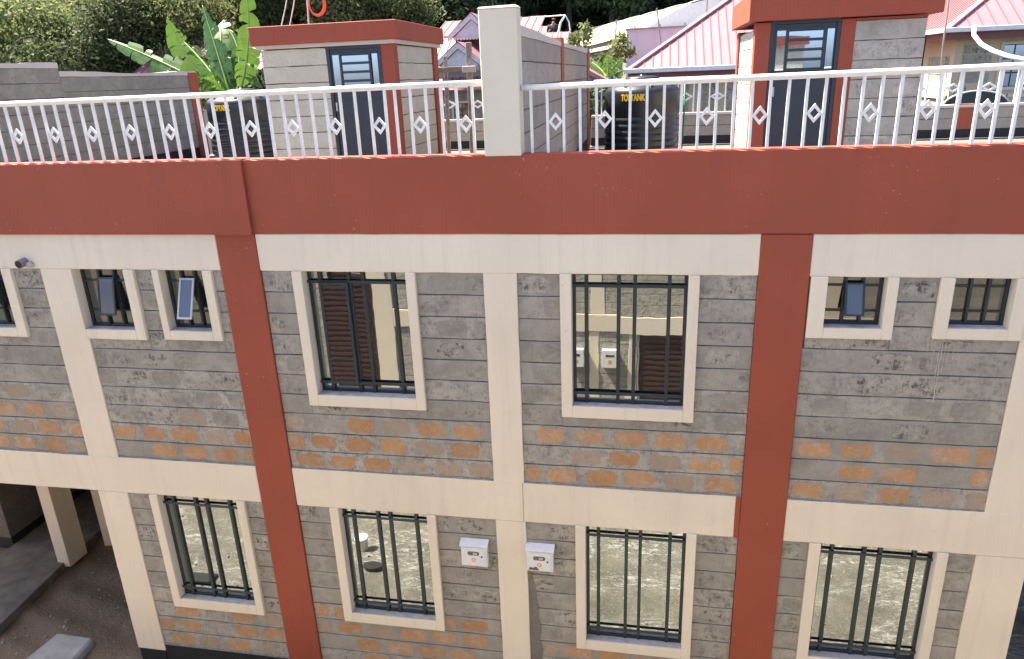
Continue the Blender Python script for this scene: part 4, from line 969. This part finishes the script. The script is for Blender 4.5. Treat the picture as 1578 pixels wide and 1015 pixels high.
for row, (y, n) in enumerate(((33.5, 12), (37, 16), (41, 17), (46, 18), (52, 18), (59, 17))):
    x0_, x1_ = -30 - row * 3.2, 16 + row * 2.5
    for i in range(n):
        x = x0_ + (x1_ - x0_) * (i + .5 + ru(-.3, .3)) / n
        if row == 0 and x > -6: continue
        if row == 1 and x > 1.5: continue
        where = 'left of' if x < -14 else ('above' if x < -7 else ('right of' if x < 2 else 'far right of'))
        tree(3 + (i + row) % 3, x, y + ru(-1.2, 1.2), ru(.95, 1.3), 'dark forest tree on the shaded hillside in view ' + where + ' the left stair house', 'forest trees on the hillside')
# forest undergrowth that reads as one mass
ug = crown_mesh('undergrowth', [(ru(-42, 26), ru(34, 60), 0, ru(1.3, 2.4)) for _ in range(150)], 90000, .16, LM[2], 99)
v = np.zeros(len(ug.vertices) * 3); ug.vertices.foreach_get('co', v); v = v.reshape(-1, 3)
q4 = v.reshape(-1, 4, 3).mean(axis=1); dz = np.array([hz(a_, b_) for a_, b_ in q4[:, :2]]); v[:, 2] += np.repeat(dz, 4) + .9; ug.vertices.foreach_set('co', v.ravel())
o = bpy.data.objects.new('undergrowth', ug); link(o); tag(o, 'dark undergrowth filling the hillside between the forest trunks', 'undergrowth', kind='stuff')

# banana plants: each leaf a torn blade on a midrib
def bananamat():
    m, t, bs = newmat('banana_leaf'); k = NB(t)
    n = k.noise(k.coord(), 5, 3, .5); col = k.mix(k.ramp(n, .3, .7), (.022, .075, .018), (.075, .18, .03))
    k.l(col, bs.inputs['Base Color']); bs.inputs['Roughness'].default_value = .4
    tl = k.n('ShaderNodeBsdfTranslucent'); k.l(k.mix(.5, col, (.26, .42, .05)), tl.inputs[0]); mx = k.n('ShaderNodeMixShader'); mx.inputs[0].default_value = .32
    k.l(bs.outputs[0], mx.inputs[1]); k.l(tl.outputs[0], mx.inputs[2]); k.l(mx.outputs[0], t.nodes['Material Output'].inputs[0]); return m
m_ban = bananamat(); m_rib = plain('banana_midrib', (.30, .42, .12), .5); m_stem = plain('banana_stem', (.20, .22, .10), .7)
def banana_leaf(t, p0, p1, p2, w_, side, seed):
    rs = random.Random(seed); N = 40; P = [p0 * (1 - s) ** 2 + p1 * 2 * s * (1 - s) + p2 * s * s for s in [i / N for i in range(N + 1)]]
    L = MB().tube(P, [.03 * (1 - .8 * i / N) for i in range(N + 1)], 5).build('leaf', m_rib, t, smooth=True)
    for sgn in (-1, 1):
        k = MB(); i = 4
        while i < N:
            ln = rs.choice((2, 3, 3, 4, 5)); j = min(i + ln, N)
            droop = rs.uniform(.0, .9); sk = rs.uniform(-.35, .45)
            def edge(q, f):
                s = q / N; wd = w_ * math.sin(math.pi * min(1, (s - .08) / .92) ** .75) ** .6 if s > .08 else 0
                d = (P[min(q + 1, N)] - P[max(q - 1, 0)]).normalized(); sd_ = side - d * side.dot(d); sd_.normalize(); up_ = d.cross(sd_)
                return P[q] + sd_ * (sgn * wd * f) - Vector((0, 0, 1)) * (wd * f * f * droop) + d * (wd * (.25 + sk) * f)
            for q in range(i, j):
                sh0 = rs.uniform(.8, .95) if q == i else 1; sh1 = rs.uniform(.6, .9) if q == j - 1 else 1
                a = [edge(q, 0), edge(q, .5), edge(q, sh0)]; b = [edge(q + 1, 0), edge(q + 1, .5), edge(q + 1, sh1)]
                if q == j - 1: b[2] = b[2] * .55 + a[2] * .45; b[1] = b[1] * .78 + a[1] * .22
                k.add(a + b, [(0, 1, 4, 3), (1, 2, 5, 4)])
            i = j
        k.build('blade', m_ban, L)
def banana(loc, label, leaves, w_, Yb):
    t = thing('banana_plant', loc, label, 'banana plant', 'banana plants behind the roof')
    top = at(*leaves[0][0], Yb)
    MB().tube([Vector(loc), (Vector(loc) + top) / 2 + Vector((.1, 0, 0)), top], [.17, .14, .08], 12).build('stem', m_stem, t, smooth=True)
    for i, (b0, mid, tip, dy, ww, sdv) in enumerate(leaves):
        banana_leaf(t, at(*b0, Yb), at(*mid, Yb + dy * .4), at(*tip, Yb + dy), ww * 1.45, Vector(sdv), hash(label) % 97 * 0 + i * 7 + int(loc[0]))
g = at(345, 150, 10.5)
banana((g.x + .3, 10.5, -3.6), 'large banana plant with torn leaves behind the left black tank', [
    ((352, 150), (270, 100), (166, 60), .3, .20, (0, .5, .9)),
    ((350, 150), (290, 110), (258, 26), -.4, .22, (1, .4, 0)),
    ((352, 152), (320, 95), (270, 52), .8, .24, (.7, .3, -.6)),
    ((356, 150), (338, 90), (312, 8), .5, .24, (1, -.2, 0)),
    ((362, 150), (330, 60), (345, 30), 1.0, .26, (1, .4, .3)),
    ((366, 150), (392, 70), (378, -25), -.2, .20, (1, .3, 0)),
    ((362, 152), (380, 80), (352, 45), .6, .22, (.9, -.3, .3)),
    ((358, 152), (330, 120), (300, 118), -.5, .24, (.2, .5, -.8)),
    ((358, 152), (388, 110), (398, 100), .5, .22, (.4, .4, .8)),
    ((356, 152), (345, 118), (322, 100), -.3, .27, (.6, -.5, -.5)),
    ((360, 152), (310, 110), (290, 85), .9, .24, (.5, .2, .9)),
    ((360, 152), (372, 95), (366, 62), 1.2, .24, (.8, .5, -.5)),
    ((362, 150), (385, 95), (395, 45), 1.4, .20, (.8, .2, .4)),
    ((354, 154), (318, 140), (300, 142), .2, .20, (.2, .8, -.6))], .3, 10.5)
g = at(938, 118, 13)
banana((g.x, 13, -3.6), 'small banana plant between the far party post and the lavender wall', [
    ((936, 118), (942, 104), (960, 88), .2, .12, (.7, .3, -.6)), ((934, 118), (926, 104), (912, 96), .2, .12, (.3, .4, .8)), ((936, 118), (938, 100), (936, 84), -.2, .10, (1, 0, 0)), ((936, 120), (950, 110), (962, 108), .3, .12, (.2, .4, .9))], .3, 13)
# climbing vine at the far post and shrubs behind the wall
def shrub(name, label, c, r, n, size, mat, seed, h=None):
    zg = hz(c.x, c.y); hh = c.z - zg
    me = crown_mesh(name, [(0, 0, hh * .9 + i * .2, r * (.7 + .3 * (i % 2))) for i in range(2)] + [(ru(-r, r), ru(-r, r), hh + ru(-r * .7, r * .7), r * .55) for _ in range(4)], n, size, mat, seed)
    t = bpy.data.objects.new(name, None); t.location = (c.x, c.y, zg); COL.objects.link(t); tag(t, label, 'shrub', 'shrubs behind the roof')
    o = bpy.data.objects.new('foliage', me); COL.objects.link(o); o.parent = t
    k = MB().tube([(0, 0, -.2), (.05, 0, hh * .5), (0, 0, hh)], [.05, .04, .02], 6); m2 = bpy.data.meshes.new('stem'); m2.from_pydata(k.v, [], k.f); m2.materials.append(m_bark); o = bpy.data.objects.new('stem', m2); COL.objects.link(o); o.parent = t
shrub('shrub', 'leafy green shrub showing between the far red post and the black tank', at(918, 108, 14), .42, 1500, .07, LM[1], 41)
shrub('shrub', 'thin leafy creeper top beside the far red post of the long party wall', at(893, 58, 16), .35, 500, .07, LM[0], 42)
shrub('shrub', 'dark leafy shrub seen through the railing left of the black tank', at(912, 155, 12), .5, 1500, .07, LM[1], 43)
shrub('shrub', 'dark green shrub low between banana plant and left stair house', at(396, 122, 12), .55, 1600, .08, LM[2], 44)
shrub('shrub', 'bright green shrub tops above the greenhouse gutter', at(955, 68, 19), .4, 600, .07, LM[0], 45)
shrub('shrub', 'low shrub filling the gap under the banana leaves behind the left tank', at(325, 120, 12), .7, 2200, .08, LM[1], 46)

# ------------------------------------------------------------------ the block opposite, mirrored in the windows
OP = thing('opposite_block', (-2, -10, -7.6), 'matching stone and cream block across the yard seen mirrored in the window panes', 'building')
oy = -7.2; OT = back(oy)
def op(name, m, x0, x1, z0, z1, d=.0, dep=.3):
    return MB().box(x0, x1, oy - dep, oy + d, z0, z1).build(name, m, OP, bevel=.006)
m_op = [m_cream, m_red]
op('beam', m_cream, -5.55, 12, -5.13, -4.74, .03); op('beam', m_cream, -14, 12, -1.9, -1.5, .0); op('parapet', m_red, -14, 12, -1.49, -1.05, .02)
for (a, b) in ((-1.17, -.88), (3.4, 3.8), (6.6, 7.0)): op('column', m_cream, a, b, -4.73, -1.91, .01)
for (a, b) in ((-1.2, -1.0), (-.38, -.22), (3.4, 3.8), (6.6, 7.0)): op('column', m_cream, a, b, -7.6, -5.14, .01)
op('column', m_cream, -6.0, -5.56, -7.6, -1.91, .02)
op('column', m_red, -9.2, -8.8, -7.6, -1.49, .03)
wl = masonry(OP, OT, -5.55, 12, -4.73, -1.92, .235, holes=[(-3.4, -2.2, -3.6, -1.92), (1.0, 2.2, -3.6, -1.92)], patches=False)
wl = masonry(OP, OT, -5.55, -.16, -7.5, -5.14, .235, holes=[(-3.6, -2.4, -6.6, -5.2)], patches=False)
wl = masonry(OP, OT, .95, 12, -7.5, -5.14, .235, holes=[(2.0, 3.2, -6.6, -5.2)], patches=False)
wl = masonry(OP, OT, -14, -7.0, -7.5, -1.92, .235, patches=False)
for (a, b, c, d) in ((-3.4, -2.2, -3.6, -1.92), (1.0, 2.2, -3.6, -1.92), (-3.6, -2.4, -6.6, -5.2), (2.0, 3.2, -6.6, -5.2)):
    W = op('window', m_glassd, a, b, c, d, -.15, .2)
    MB().box(a - .1, a, oy - .1, oy + .03, c - .1, d).box(b, b + .1, oy - .1, oy + .03, c - .1, d).box(a, b, oy - .1, oy + .03, c - .1, c).build('surround', m_cream, W)
def louvre(a, b, c, d):
    D = op('door', m_louvre, a, b, c, d, -.06, .2); k = int((d - c) / .12)
    for i in range(k): MB().box(a + .06, b - .06, oy - .07, oy - .04, c + .03 + i * .12, c + .09 + i * .12).build('slat', m_slat, D)
louvre(-.14, .9, -7.5, -5.16); louvre(-6.95, -6.05, -6.9, -3.9)
MB().box(-14, 12, -14, oy - .31, -7.6, -1.6).build('body', m_rstone, OP)
for i, (a, b) in enumerate(((-1.62, -1.28), (-.93, -.6))):
    t = thing('meter_box', ((a + b) / 2, oy, -5.9), ('white meter box mirrored at the left edge of the right upper window', 'white meter box mirrored beside the reflected column in the right upper window')[i], 'meter box', 'mirrored meter boxes')
    MB().box(a, b, oy + .005, oy + .12, -5.9, -5.5).build('case', m_box, t, bevel=.006)
    MB().box(a + .08, b - .08, oy + .12, oy + .124, -5.66, -5.61).build('reading_window', m_bitumen, t)
    MB().box(a + .13, b - .13, oy + .12, oy + .124, -5.80, -5.73).build('badge', m_badge, t)
t = thing('stair_house', (3, -12, -1.4), 'stair house on the opposite roof mirrored in the roof door panes', 'stair house')
MB().box(1.6, 4.6, -13.5, -11.2, -1.6, .6).build('wall', m_dhstone, t); MB().box(1.5, 4.7, -13.6, -11.1, .6, .85).build('roof_band', m_red, t)

for e in ROOTS:
    if '_e' in e: del e['_e']
scene.cycles.samples = 128
